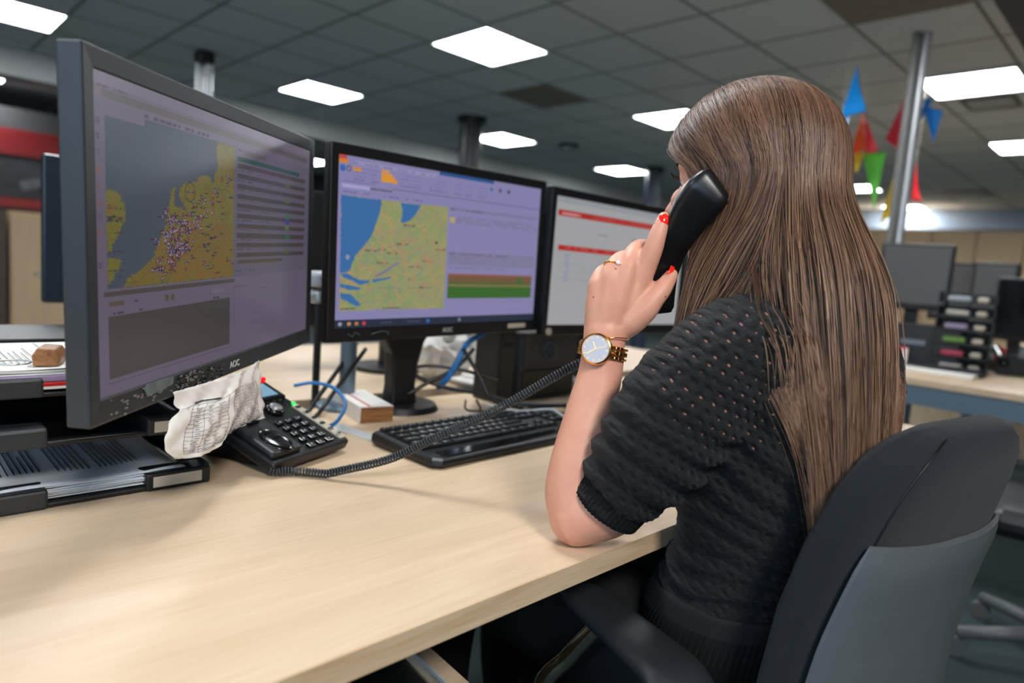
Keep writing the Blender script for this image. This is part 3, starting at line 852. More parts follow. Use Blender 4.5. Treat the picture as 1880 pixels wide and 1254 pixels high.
for k in range(5):
    cx_, cy_ = -.016 - k * .004, -.058 - k * .008
    w.tube([V((cx_ + .005 * math.cos(a), cy_ + .0035 * math.sin(a), .003 + .002 * (k % 2))) for a in [2 * PI * q / 12 for q in range(13)]], .0009, 5)
w.build('chain', M['steel'], kc, smooth=True)
db = thing('document_box', 'black box behind the letter trays at the left edge', 'box', (-1.40, .22, DZ))
MB().rbox((0, 0, .065), (.26, .46, .13), .012).build('body', M['black_plastic'], db)
MB().rbox((0, 0, .136), (.27, .47, .014), .005).build('lid', M['black_plastic'], db)

# ------------------------------------------------------------------ desk telephone
BL, BR, TR = V((-.866, .412, .762)), V((-.933, .570, .762)), V((-1.105, .500, .832))
xa = (BR - BL).normalized(); ya_ = (TR - BR); ya_ = (ya_ - xa * ya_.dot(xa)).normalized(); za = xa.cross(ya_)
TP = axes_frame(BL, xa, ya_, za)
ph = thing('desk_telephone', 'black desk telephone with display and keypad, handset lifted off', 'telephone', TP)
PW, PL = .172, .195
w = MB()
w.loft([[V((x, y, z)) for x, y in ((-i, -i), (PW + i, -i), (PW + i, PL + i), (-i, PL + i))] for i, z in ((-.006, -.022), (-.001, -.017), (0, -.004), (-.003, 0.0))])
w.build('body', M['black_plastic'], ph, bevel=.003)
# wedge foot reaching the desk
inv = TP.inverted(); f1 = [TP @ V(p) for p in ((.03, .03, -.02), (.14, .03, -.02), (.14, .17, -.02), (.03, .17, -.02))]
MB().loft([[V((p.x, p.y, DZ + .001)) for p in f1], f1]).build('foot', M['black_plastic'], ph, world=True)
w = MB(); w.rbox((.034, .100, .004), (.062, .182, .012), .005)
w.build('cradle', M['black_plastic'], ph)
for cy_, ry_ in ((.036, .030), (.160, .022)): MB().ellipsoid((.034, cy_, .010), (.021, ry_, .006), n=28, m=12).build('cradle_cup', M['black_gloss'], ph, smooth=True)
MB().rbox((.034, .084, .0125), (.02, .006, .004), .001).build('hook', M['black_gloss'], ph)
w = MB(); w.rbox((.118, .162, .003), (.088, .052, .010), .003); w.build('display_bezel', M['black_gloss'], ph)
MB().box((.116, .162, .0088), (.066, .036, .001)).build('display', mat('lcd', (.50, .66, .76), .25, emit=(.50, .68, .80), estr=.35), ph)
w = MB(); w.tube([V((.100 + k * .012, PL - .002 + .004 * math.sin(k * .8), .010)) for k in range(6)], .0045, 10, round_ends=True)
w.build('message_light', mat('message_light', (.95, .08, .10), .3, emit=(1, .05, .08), estr=1.6), ph, smooth=True)
nv = MB(); nv.lathe([(.015, 0), (.015, .006), (.012, .008), (.003, .0078)], 28, Matrix.Translation((.112, .112, .0)))
nv.build('navigation_ring', M['black_gloss'], ph, smooth=True)
MB().lathe([(.0105, .007), (.010, .0105), (.004, .0115)], 24, Matrix.Translation((.112, .112, .0))).build('navigation_button', M['steel'], ph, smooth=True)
for r in range(5):
    for c_ in range(3):
        kx, ky = .088 + c_ * .021, .078 - r * .0165
        k = MB().rbox((kx, ky, .0025), (.014, .0095, .005), .0012).build('key', M['black_gloss'], ph)
        MB().box((kx, ky, .0052), (.004, .0035, .0004)).build('digit', M['steel'], k)
w = MB().rbox((.160, .060, .0018), (.014, .108, .0036), .001).build('line_strip', M['cream'], ph)
for r in range(6):
    MB().rbox((.1585, .105 - r * .018, .0042), (.010, .006, .003), .001).build('line_key', M['black_gloss'], w)
MB().ellipsoid((.1585, .1155, .0045), (.003, .004, .0022), n=12, m=8).build('green_lamp', mat('green_lamp', (.1, .9, .3), .3, emit=(.1, 1, .35), estr=2), ph, smooth=True)
for k in range(5):
    MB().rbox((.090 + k * .014, .134, .0020), (.010, .005, .004), .001).build('soft_key', M['black_gloss'], ph)

# coiled cord from the telephone to the handset
HAND_BOTTOM = at(1212, 570, .845)
axis = catmull([BL + V((-.012, -.002, -.010)), at(545, 878, .955), at(640, 861, .95), at(720, 841, .945), at(800, 803, .935), at(880, 768, .925), at(950, 731, .915), at(1010, 696, .905), at(1058, 670, .90), at(1108, 648, .905), at(1140, 605, .905), at(1172, 575, .895), at(1198, 562, .872)], 12)
for p in axis:
    p.z = max(p.z, DZ + .0075)
L = [0]
for a, b in zip(axis[:-1], axis[1:]): L.append(L[-1] + (b - a).length)
turns = int(L[-1] / .0043); SEG = 12
hp = []; j = 0
for i in range(turns * SEG + 1):
    s_ = L[-1] * i / (turns * SEG)
    while j < len(L) - 2 and L[j + 1] < s_: j += 1
    k = (s_ - L[j]) / max(L[j + 1] - L[j], 1e-9); c_ = axis[j].lerp(axis[j + 1], k)
    t_ = (axis[min(j + 2, len(axis) - 1)] - axis[max(j - 1, 0)]).normalized()
    N = (V((0, 0, 1)) - t_ * t_.z).normalized(); B = t_.cross(N); a = 2 * PI * i / SEG
    hp.append(c_ + (N * math.cos(a) + B * math.sin(a)) * .0051)
cord = MB().tube(hp, .00155, 6).build('coiled_cord', mat('cord', (.17, .19, .21), .38), None, smooth=True)
tag(cord, 'dark coiled telephone cord stretching over the keyboard to the handset', 'cord')

# ------------------------------------------------------------------ keyboard
KO = V((-.778, .629, DZ)); kx_ = V((-.021, .441, 0)).normalized(); ky_ = V((0, 0, 1)).cross(kx_)
TK = axes_frame(KO, kx_, ky_, V((0, 0, 1)))
kb = thing('computer_keyboard', 'black keyboard lying on the desk left of her elbow', 'keyboard', TK)
KW, KD = .452, .172
w = MB()
w.loft([[V((x, y, z0 + (z1 * y / KD))) for x, y in ((i + .012, i), (KW - i - .012, i), (KW - i, i + .012), (KW - i, KD - i), (i, KD - i), (i, i + .012))] for i, z0, z1 in ((.004, .001, 0), (0, .006, .003), (.001, .012, .010), (.006, .016, .011))])
w.build('case', M['black_plastic'], kb, bevel=.002)
MB().rbox((KW / 2, .022, .0175), (KW - .05, .030, .002), .0008).build('palm_rest', M['black_gloss'], kb)
cap = None
rows_ = [[1] * 15, [1] * 13 + [2], [1.5] + [1] * 12 + [1.5], [1.75] + [1] * 11 + [2.25], [1.25] + [1] * 11 + [2.75], [1.25, 1.25, 1.25, 6.25, 1.25, 1.25, 1.25, 1.25]]
nk = 0; U_ = .0188
for r, row in enumerate(rows_):
    x = .012; y = .158 - r * .0195 - (.004 if r else 0)
    full = [(wd, x0) for wd, x0 in zip(row, np.cumsum([0] + row[:-1]))]
    if r in (1, 2, 5): full += [(1, 15.25), (1, 16.25), (1, 17.25)]
    if r == 4: full += [(1, 16.25)]
    if r and r < 5: full += [(1, 18.6), (1, 19.6), (1, 20.6)]
    for wd, x0 in full:
        if nk >= 99: break
        x1 = x + x0 * U_; ww = wd * U_ - .003
        zz = .0165 + .010 * y / KD
        k = MB(); k.loft([[V((x1 + px * (ww / 2 - i) + ww / 2, y + py * (.0078 - i), zz + z)) for px, py in ((-1, -1), (1, -1), (1, 1), (-1, 1))] for i, z in ((0, 0), (.0004, .003), (.0018, .0052))])
        ko = k.build('key', M['black_plastic'], kb); nk += 1
        if wd < 2: MB().box((x1 + ww * .35, y + .001, zz + .0054), (.0028, .0035, .0003)).build('key_legend', M['light_plastic'], ko)

# transparent ruler, small carton
rz_ = MB(); rz_.rbox((0, 0, .0016), (.20, .028, .003), .0008)
o = rz_.build('clear_ruler', M['glass'], None)
o.location = (-1.0, .645, DZ + .0002); o.rotation_euler = (0, 0, .15)
tag(o, 'clear plastic ruler lying just left of the keyboard', 'ruler')
c0, c1, c2 = V((-1.245, .716, DZ)), V((-1.087, .684, DZ)), V((-1.104, .750, DZ))
xa = (c1 - c0).normalized(); TB = axes_frame(c0, xa, V((0, 0, 1)).cross(xa), V((0, 0, 1)))
cb = thing('small_carton', 'small white carton with a red stripe and brown end, below the middle monitor', 'carton', TB)
MB().box((.080, .034, .016), (.160, .068, .032)).build('sleeve', M['white_paper'], cb, bevel=.001)
MB().box((.1605, .034, .016), (.0015, .066, .030)).build('brown_end', M['cardboard'], cb)
MB().box((.08, .020, .0322), (.158, .004, .0006)).build('red_stripe', M['red'], cb)
MB().box((.06, -.0004, .014), (.02, .0006, .002)).build('print_mark', M['red'], cb)

# grey post with disc foot
gp = thing('support_post', 'blue grey metal post with a round foot behind the small carton', 'post', (-1.225, .735, DZ))
MB().lathe([(.062, 0), (.062, .006), (.05, .012), (.02, .014)], 32).build('foot', M['blue_steel'], gp, smooth=True, sharp=40)
MB().cyl((0, 0, .012), (0, 0, .42), .017, n=24).build('tube', M['blue_steel'], gp, smooth=True, sharp=40)
# ------------------------------------------------------------------ computer box, dock, papers and cables under the monitors
pc = thing('desktop_computer', 'dark grey desktop computer with a round badge behind the coiled cord', 'computer', frame((-1.16, 1.235, DZ), 0.0))
MB().rbox((0, 0, .085), (.10, .20, .165), .006).build('case', mat('pc_case', (.17, .18, .19), .5, bump=.1, bscale=700), pc)
MB().rbox((.052, 0, .125), (.006, .19, .08), .002).build('front_panel', M['dark_plastic'], pc)
MB().rbox((.052, 0, .04), (.006, .19, .07), .002).build('lower_panel', M['black_plastic'], pc)
bl = MB(); bl.tube([V((.0565, .02 * math.cos(a) - .01, .122 + .02 * math.sin(a))) for a in [2 * PI * k / 32 for k in range(33)]], .0022, 6)
bl.build('badge_ring', mat('badge', (.26, .33, .38), .3, metal=.6), pc, smooth=True)
text('badge', 'hp', .028, bpy.data.materials['badge'], pc, Matrix.Translation((.0565, -.01, .124)) @ Matrix.Rotation(PI / 2, 4, 'Z') @ TXZ)
dk = thing('docking_station', 'upright black dock standing left of the grey computer', 'dock', frame((-1.15, 1.085, DZ), .0))
MB().rbox((0, 0, .09), (.09, .05, .18), .006).build('body', M['black_plastic'], dk)
MB().box((.046, 0, .14), (.002, .03, .01)).build('slot', M['black_gloss'], dk)
wp = thing('crumpled_bag', 'white plastic bag among the cables under the middle monitor', 'bag', (-1.42, 1.15, DZ))
w = MB()
rr = random.Random(2)
w.ellipsoid((0, 0, .085), (.07, .10, .085), n=28, m=18)
for i, p in enumerate(w.v): w.v[i] = V((p.x, p.y, .085 + (p.z - .085))) * 1.0 + V((rr.uniform(-.008, .008), rr.uniform(-.010, .010), rr.uniform(-.008, .008) if p.z > .02 else 0))
w.build('bag_body', M['white_paper'], wp)
wk = MB(); wk.tube([V((.0, .03, .16)), V((.02, .06, .20)), V((.01, .09, .19))], [.02, .012, .006], 8); wk.build('knot', M['white_paper'], wp, smooth=True)
for k, (x, y, zz) in enumerate(((-1.30, 1.22, 0), (-1.31, 1.20, .012), (-1.30, 1.23, .024))):
    g = MB(); g.rbox((0, 0, .005), (.10, .16, .009), .003)
    o = g.build('folded_leaflet', M['white_paper'], None)
    o.location = (x, y, DZ - .0 + zz * .85); o.rotation_euler = (0, 0, .1 * k)
    tag(o, 'white leaflet pile behind the dock, %s' % ('lowest', 'middle', 'topmost')[k], 'leaflet', 'leaflets behind the dock')


def cable(pts, r, m, label, name='cable', n=10):
    P_ = catmull(pts, 8)
    for p in P_: p.z = max(p.z, DZ + r)
    return tag(MB().tube(P_, r, n).build(name, m, None, smooth=True), label, 'cable')
cable([at(540, 708, 1.30), at(575, 703, 1.32), at(612, 712, 1.30), at(634, 740, 1.27), at(620, 772, 1.22), at(600, 785, 1.18)], .0035, M['blue_cable'], 'blue network cable looping between the telephone and the carton')
cable([at(890, 612, 1.50), at(860, 628, 1.48), at(845, 655, 1.46), at(825, 690, 1.46), at(805, 712, 1.48)], .0065, M['blue_cable'], 'thick blue cable hanging under the middle monitor')
cab = [([at(655, 630, 1.42), at(620, 680, 1.38), at(580, 735, 1.33), at(560, 765, 1.30)], .0045, 'black cable slanting down in front of the grey post'),
       ([at(672, 640, 1.42), at(635, 690, 1.38), at(600, 738, 1.34), at(572, 778, 1.28)], .0045, 'black cable slanting behind the other towards the carton'),
       ([at(725, 660, 1.45), at(765, 690, 1.46), at(820, 712, 1.47), at(880, 722, 1.46), at(960, 742, 1.45), at(1040, 744, 1.42)], .005, 'black cable running right from the monitor stand to the computer'),
       ([at(735, 640, 1.46), at(740, 690, 1.46), at(742, 735, 1.44)], .0045, 'black cable hanging straight down beside the stand neck'),
       ([at(870, 640, 1.50), at(838, 675, 1.48), at(790, 700, 1.46), at(748, 725, 1.44)], .0045, 'black cable crossing behind the white bag'),
       ([at(775, 630, 1.46), at(758, 680, 1.46), at(725, 720, 1.44), at(722, 738, 1.42)], .004, 'thin black cable behind the stand neck'),
       ([at(722, 688, 1.46), at(780, 672, 1.47), at(850, 680, 1.48), at(920, 700, 1.48)], .004, 'black cable lying across the leaflets'),
       ([at(850, 640, 1.46), at(880, 690, 1.46), at(905, 735, 1.45), at(960, 748, 1.42)], .0045, 'black cable bending down behind the dock'),
       ([at(855, 735, 1.40), at(858, 753, 1.37), at(905, 755, 1.36)], .0022, 'thin cable lying on the desk behind the keyboard'),
       ([at(875, 735, 1.40), at(882, 750, 1.36), at(878, 765, 1.33), at(884, 778, 1.30)], .0025, 'keyboard cable running back from the keyboard')]
for pts, r, lab in cab: cable(pts, r, M['black_cable'], lab)
cable([at(885, 742, 1.42), at(950, 755, 1.38), at(1010, 752, 1.38), at(1035, 765, 1.32)], .003, M['light_plastic'], 'white cable lying on the desk behind the keyboard')
for k in range(3):
    o = MB().rbox((-1.17, 1.36 + k * .004, DZ + .006 + k * .0125), (.12, .07, .011), .002).build('adapter', M['light_plastic' if k else 'white_paper'], None)
    tag(o, 'white adapter right of the computer, %s of three' % ('lowest', 'middle', 'topmost')[k], 'adapter', 'white adapters behind her forearm')

p_ = at(1140, 725, 1.28)
t = thing('leaflet_box', 'small white box of leaflets right behind her forearm', 'box', frame((p_.x, p_.y, DZ), .9))
MB().rbox((0, 0, .048), (.05, .06, .096), .003).build('carton', M['white_paper'], t)
MB().box((0, -.0305, .05), (.046, .002, .05)).build('grey_print', mat('grey_print', (.70, .71, .73), .7), t)

# opposite monitors seen from behind
for (px, d, w_, lab) in ((75, 1.62, .54, 'glossy dark back of a monitor left of the front left monitor'), (560, 1.75, .5, 'black back of a monitor in the gap between the two front monitors')):
    c_ = at(px, 440, d); e_ = V((.05, 1.0, 0)).normalized()
    cen = c_ + e_ * w_ / 2; cen.z = 1.06 + (.005 if px == 75 else -.02)
    t = thing('computer_monitor', lab, 'monitor', frame((cen.x, cen.y, DZ), PI / 2 + PI))
    T_ = ROOTM[t]
    f = MB(); f.rbox((0, 0, cen.z - DZ), (w_, .03, .355), .004); f.build('back_cover', mat('back_gloss', (.10, .14, .18), .22) if px == 75 else M['black_plastic'], t)
    f = MB(); f.box((0, -.0165, cen.z - DZ), (w_ - .03, .002, .32)); f.build('screen', M['black_gloss'], t)
    MB().rbox((0, .03, .15), (.05, .03, .30), .005).build('stand_neck', M['black_plastic'], t)
    MB().cyl((0, .03, 0), (0, .03, .012), .10, n=32).build('stand_base', M['black_plastic'], t)
wc = thing('webcam', 'white webcam with a grey lens between the two front monitors', 'webcam', frame(at(586, 560, 1.42), .4))
MB().rbox((0, 0, .055), (.04, .05, .034), .010).build('camera_body', M['light_plastic'], wc)
MB().cyl((.018, 0, .055), (.026, 0, .055), .012, n=20).build('lens', M['grey_plastic'], wc)
MB().rbox((0, 0, .018), (.035, .045, .028), .008).build('clip', M['steel'], wc)
MB().cyl((0, 0, DZ - at(586, 560, 1.42).z), (0, 0, .01), .008, n=12).build('stem', M['black_plastic'], wc)

# ------------------------------------------------------------------ the woman on the telephone
def remesh(mb, name, voxel, m, parent, iters=6, deform=None, mats=None, world=True):
    """fuse the overlapping volumes of mb into ONE continuous surface"""
    tmp = mb.build(name + '_tmp', m)
    loc = tmp.location.copy()
    r = tmp.modifiers.new('r', 'REMESH'); r.mode = 'VOXEL'; r.voxel_size = voxel; r.use_smooth_shade = True
    sm_ = tmp.modifiers.new('s', 'SMOOTH'); sm_.iterations = iters; sm_.factor = .6
    dg = bpy.context.evaluated_depsgraph_get(); me = bpy.data.meshes.new_from_object(tmp.evaluated_get(dg))
    bpy.data.objects.remove(tmp)
    me.name = name; n = len(me.vertices)
    co = np.empty(n * 3); me.vertices.foreach_get('co', co); co = co.reshape(-1, 3) + np.array(loc)
    if deform is not None:
        no = np.empty(n * 3); me.vertices.foreach_get('normal', no); co = deform(co, no.reshape(-1, 3))
    inv_ = np.array(ROOTM[parent].inverted()); co = co @ inv_[:3, :3].T + inv_[:3, 3]
    me.vertices.foreach_set('co', co.ravel())
    me.polygons.foreach_set('use_smooth', [True] * len(me.polygons)); me.update()
    me.materials.clear(); me.materials.append(m)
    o = bpy.data.objects.new(name, me); scene.collection.objects.link(o); o.parent = parent; ROOTM[o] = ROOTM[parent]
    return o


def skin_mat():
    m = mat('skin', (.86, .66, .55), .46, spec=.4, sss=.18); g = NG(m)
    tc = g.new('ShaderNodeTexCoord')
    n = g.new('ShaderNodeTexNoise'); n.inputs['Scale'].default_value = 28; n.inputs['Detail'].default_value = 4; g.link(tc.outputs['Object'], n.inputs['Vector'])
    base = g.mix(n.outputs['Fac'], lin((.81, .545, .455)), lin((.865, .665, .56)))
    v = g.new('ShaderNodeTexVoronoi'); v.inputs['Scale'].default_value = 62; g.link(tc.outputs['Object'], v.inputs['Vector'])
    wn = g.new('ShaderNodeSeparateColor'); g.link(v.outputs['Color'], wn.inputs[0])
    dot = g.math('MULTIPLY', g.math('LESS_THAN', v.outputs['Distance'], .075), g.math('GREATER_THAN', wn.outputs[0], .66))
    g.link(g.mix(dot, base, lin((.50, .28, .18))), g.b.inputs['Base Color'])
    n2 = g.new('ShaderNodeTexNoise'); n2.inputs['Scale'].default_value = 420; n2.inputs['Detail'].default_value = 3; g.link(tc.outputs['Object'], n2.inputs['Vector'])
    bp = g.new('ShaderNodeBump'); bp.inputs['Strength'].default_value = .22; bp.inputs['Distance'].default_value = .001
    g.link(n2.outputs['Fac'], bp.inputs['Height']); g.link(bp.outputs[0], g.b.inputs['Normal'])
    return m
M['skin'] = skin_mat()


def knit_mat():
    m = mat('knit', (.040, .048, .056), .8, spec=.38, sheen=.05); g = NG(m)
    tc = g.new('ShaderNodeTexCoord'); sp = g.new('ShaderNodeSeparateXYZ'); g.link(tc.outputs['Object'], sp.inputs[0])
    u = g.math('ADD', g.math('MULTIPLY', sp.outputs[0], .66), g.math('MULTIPLY', sp.outputs[1], .75)); v = sp.outputs[2]
    nz = g.new('ShaderNodeTexNoise'); nz.inputs['Scale'].default_value = 16; g.link(tc.outputs['Object'], nz.inputs['Vector'])
    wob = g.math('MULTIPLY', g.math('SUBTRACT', nz.outputs['Fac'], .5), .012)
    k = 1 / .0135
    v2 = g.math('ADD', g.math('ADD', v, wob), g.math('MULTIPLY', u, .45))
    row = g.math('MULTIPLY', v2, k * 1.15); fr = g.math('FRACT', row); ri = g.math('FLOOR', row)
    sh = g.math('MULTIPLY', g.math('MODULO', ri, 2.0), .5)
    col = g.math('ADD', g.math('MULTIPLY', g.math('ADD', u, wob), k), sh); fc = g.math('FRACT', col)
    du = g.math('SUBTRACT', fc, .5); dv = g.math('SUBTRACT', fr, .5)
    d = g.math('SQRT', g.math('ADD', g.math('MULTIPLY', du, du), g.math('MULTIPLY', dv, dv)))
    hole = g.math('LESS_THAN', d, .105)
    # pierced stitches stretch open over the shoulder blade only
    dist = g.new('ShaderNodeVectorMath', operation='DISTANCE'); g.link(tc.outputs['Object'], dist.inputs[0]); dist.inputs[1].default_value = KNIT_C
    n3 = g.new('ShaderNodeTexNoise'); n3.inputs['Scale'].default_value = 130; g.link(tc.outputs['Object'], n3.inputs['Vector'])
    near = g.math('LESS_THAN', g.math('ADD', dist.outputs['Value'], g.math('MULTIPLY', n3.outputs['Fac'], .10)), .135)
    g.link(g.mix(g.math('MULTIPLY', g.math('MULTIPLY', hole, near), g.math('GREATER_THAN', n3.outputs['Fac'], .47)), lin((.036, .046, .055)), lin((.62, .42, .36))), g.b.inputs['Base Color'])
    h = g.math('MINIMUM', g.math('MULTIPLY', d, 2.4), 1.0)
    fine = g.new('ShaderNodeTexNoise'); fine.inputs['Scale'].default_value = 650; g.link(tc.outputs['Object'], fine.inputs['Vector'])
    hh = g.math('ADD', h, g.math('MULTIPLY', fine.outputs['Fac'], .45))
    bp = g.new('ShaderNodeBump'); bp.inputs['Strength'].default_value = 1.0; bp.inputs['Distance'].default_value = .0045
    g.link(hh, bp.inputs['Height']); g.link(bp.outputs[0], g.b.inputs['Normal'])
    return m

PR = V((-.39, .86, 0.0))
woman = thing('person', 'woman with long brown hair in a black knit top telephoning, elbow on the desk', 'person', PR)
KNIT_C = tuple(at(1345, 690, .70) - PR)
M['knit'] = knit_mat()
M['rib'] = mat('rib_knit', (.045, .054, .062), .88, spec=.25, bump=.5, bscale=700)


def ering(cx, cy, z, a, b, n=40, pw=2.25):
    out = []
    for k in range(n):
        t = 2 * PI * k / n; c, s = math.cos(t), math.sin(t)
        out.append(V((cx + a * math.copysign(abs(c) ** (2 / pw), c), cy + b * math.copysign(abs(s) ** (2 / pw), s), z)))
    return out

TORSO = [(.46, -.395, .86, .115, .170), (.52, -.395, .86, .118, .172), (.60, -.385, .86, .108, .160), (.68, -.365, .85, .096, .146), (.74, -.350, .84, .088, .140),
         (.82, -.340, .832, .096, .148), (.90, -.335, .83, .104, .158), (.96, -.335, .83, .104, .166), (1.00, -.335, .83, .092, .160), (1.025, -.338, .83, .070, .125), (1.045, -.342, .83, .052, .070)]
SH_L, SH_R = V((-.345, .688, .975)), V((-.345, .972, .975))
EL = at(1060, 950, .790)
WR = at(1108, 640, .820)
HC = V((-.411, .820, 1.188))
HF = V((-1.0, -.10, -.12)).normalized(); HL = V((0, 0, 1)).cross(HF).normalized(); HL = (HL + V((0, 0, .06))).normalized(); HU = HF.cross(HL).normalized(); HL = HU.cross(HF)


def H(f, l, u): return HC + (HF * f + HL * l + HU * u) * 1.06
HR = Matrix((HF, HL, HU)).transposed()

body = MB()
body.loft([ering(*((x, y, z) if False else (x, y, z)), a, b) for z, x, y, a, b in TORSO])
body.tube([V((-.342, .83, 1.00)), V((-.355, .83, 1.05)), V((-.375, .828, 1.10)), H(-.02, 0, -.03)], [.062, .053, .051, .055], 20)
# head
body.ellipsoid(H(-.002, 0, .022), (.100, .077, .096), n=32, m=24, R=HR)
body.ellipsoid(H(.030, 0, -.035), (.066, .064, .076), n=28, m=20, R=HR)
body.ellipsoid(H(.046, 0, -.078), (.038, .036, .028), n=20, m=14, R=HR)
body.ellipsoid(H(.066, 0, -.092), (.019, .021, .016), n=16, m=12, R=HR)
for s_ in (-1, 1):
    body.ellipsoid(H(.062, s_ * .036, -.018), (.030, .026, .021), n=16, m=12, R=HR)
    body.tube([H(.035, s_ * .060, -.045), H(.01, s_ * .066, -.028)], [.018, .012], 10)
    er = []
    for k in range(18):
        a = 2 * PI * k / 18; er.append(H(-.012 + .017 * math.cos(a) - .004 * math.sin(a), s_ * .077, -.006 + .030 * math.sin(a)))
    body.tube(er + [er[0]], .0042, 8)
    body.ellipsoid(H(-.008, s_ * .073, -.006), (.013, .004, .022), n=14, m=10, R=HR)
    body.tube([H(.082, s_ * .012, .022), H(.078, s_ * .032, .027), H(.064, s_ * .050, .020)], [.008, .0075, .006], 8)
body.tube([H(.083, 0, .020), H(.094, 0, .0), H(.108, 0, -.022), H(.104, 0, -.032)], [.007, .0085, .0115, .009], 10, round_ends=True)
for s_ in (-1, 1): body.ellipsoid(H(.095, s_ * .011, -.030), (.009, .007, .006), n=12, m=8, R=HR)
body.tube([H(.080, -.024, -.056), H(.089, -.008, -.052), H(.090, 0, -.0535), H(.089, .008, -.052), H(.080, .024, -.056)], [.003, .006, .006, .006, .003], 8)
body.tube([H(.080, -.020, -.060), H(.087, 0, -.065), H(.080, .020, -.060)], [.003, .0072, .003], 8)
# legs
for s_, yy in ((-1, .775), (1, .945)):
    body.tube(catmull([V((-.40, yy, .535)), V((-.60, yy - .01, .555)), V((-.86, yy - .03 * (s_ < 0), .545))], 5), interp([.088, .080, .060], 5), 20)
    body.tube(catmull([V((-.86, yy - .03 * (s_ < 0), .545)), V((-.88, yy - .03 * (s_ < 0), .30)), V((-.84, yy - .02 * (s_ < 0), .10)), V((-.84, yy - .02 * (s_ < 0), .05))], 5), interp([.060, .052, .036, .036], 5), 18)
    body.tube([V((-.82, yy - .02 * (s_ < 0), .045)), V((-.90, yy - .025 * (s_ < 0), .038)), V((-.99, yy - .03 * (s_ < 0), .028))], [.032, .034, .022], 14, round_ends=True)
# right arm, hand in her lap
body.tube(catmull([SH_R, V((-.36, 1.045, .87)), V((-.40, 1.075, .765))], 5), interp([.050, .045, .037], 5), 18, round_ends=True)
body.tube(catmull([V((-.40, 1.075, .765)), V((-.47, 1.01, .72)), V((-.54, .94, .675))], 5), interp([.037, .036, .026], 5), 18)
body.tube([V((-.54, .94, .675)), V((-.58, .90, .658)), V((-.60, .885, .655))], [.024, .028, .026], 16, flat=.6, round_ends=True)
for k in range(4):
    o_ = V((-.015 + k * .011, -.016 + k * .012, 0)) * 1.25
    a = V((-.595, .885, .655)) + o_
    body.tube(catmull([a, a + V((-.028, -.026, .0)), a + V((-.045, -.046, -.014)), a + V((-.052, -.058, -.030))], 3), interp([.0105, .0095, .0085, .007], 3), 10, round_ends=True)
body.tube(catmull([V((-.560, .890, .670)), V((-.585, .855, .665)), V((-.605, .835, .655))], 3), interp([.012, .0105, .0085], 3), 10, round_ends=True)
# left upper arm and forearm
body.tube(catmull([SH_L, at(1235, 800, .752), at(1130, 915, .782), EL], 6), interp([.052, .048, .040, .034], 6), 24, round_ends=True)
body.tube(catmull([EL, at(1053, 905, .795), at(1061, 850, .800), at(1080, 770, .810), at(1101, 690, .818), WR, at(1111, 606, .820)], 6), interp([.0335, .0345, .0335, .0300, .0272, .0258, .0262], 6), 28, up=FW, flat=.88, round_ends=True)
# left hand
MCP = [at(1172, 520, .812), at(1147, 508, .806), at(1121, 510, .807), at(1098, 524, .813)]
WP = [at(1134, 598, .822), at(1121, 600, .818), at(1107, 602, .817), at(1094, 604, .820)]
for a, b, r0, r1 in zip(WP, MCP, (.0165, .0165, .0165, .0150), (.0150, .0145, .0138, .0125)):
    body.tube(catmull([a, a.lerp(b, .5) - FW * .002, b], 4), interp([r0, (r0 + r1) / 2 + .0012, r1], 4), 16, round_ends=True)
for i in range(3): body.tube([WP[i].lerp(WP[i + 1], .5) + FW * .006, MCP[i].lerp(MCP[i + 1], .5) + FW * .006], [.013, .0105], 12, round_ends=True)
FING = [([MCP[0], at(1185, 490, .806), at(1199, 457, .798), at(1209, 427, .794), at(1219, 400, .795)], [.0150, .0136, .0120, .0102, .0078]),
        ([MCP[1], at(1157, 482, .808), at(1167, 462, .822), at(1181, 454, .846), at(1200, 468, .862)], [.0145, .0132, .0120, .0105, .0085]),
        ([MCP[2], at(1129, 490, .812), at(1141, 477, .826), at(1160, 474, .850), at(1184, 488, .868)], [.0138, .0122, .0112, .0100, .0082]),
        ([MCP[3], at(1103, 508, .824), at(1112, 498, .842), at(1132, 498, .862), at(1158, 508, .876)], [.0125, .0110, .0100, .0090, .0075])]
for pts, rs in FING: body.tube(catmull(pts, 4), interp(rs, 4), 16, round_ends=True)
body.tube(catmull([at(1130, 606, .824), at(1158, 588, .816), at(1184, 567, .809), at(1200, 549, .806), at(1216, 530, .808), at(1233, 505, .814)], 4), interp([.0180, .0185, .0165, .0130, .0118, .0082], 4), 18, round_ends=True)
body.ellipsoid(at(1165, 560, .818), (.020, .020, .018), n=16, m=12)
bo = remesh(body, 'body', .0021, M['skin'], woman, iters=5)

# nails
def nail(tip, back, out, w, l, label=None):
    y = (tip - back).normalized(); z = (out - y * out.dot(y)).normalized(); x = y.cross(z)
    T = axes_frame(tip, x, y, z); g = MB(); rings = []
    N = 10; vs = []
    for j in range(N + 1):
        v_ = j / N
        for i in range(N + 1):
            u_ = i / N * 2 - 1
            hw = w * (1 - .35 * max(0, (v_ - .7) / .3) ** 2 - .25 * max(0, (.2 - v_) / .2) ** 2)
            vs.append(T @ V((u_ * hw, (v_ - .5) * l, -.45 * abs(u_) ** 2 * w - .0018 * (v_ - .4) ** 2 * 4)))
    g.add(vs, [(j * (N + 1) + i, j * (N + 1) + i + 1, (j + 1) * (N + 1) + i + 1, (j + 1) * (N + 1) + i) for j in range(N) for i in range(N)])
    o = g.build('nail', M['nail'], woman, world=True, smooth=True)
    s_ = o.modifiers.new('thickness', 'SOLIDIFY'); s_.thickness = .0009; s_.offset = 0
    return o
nail(at(1219, 403, .7862), at(1209, 430, .7850), -FW - RT * .10, .0061, .0155)
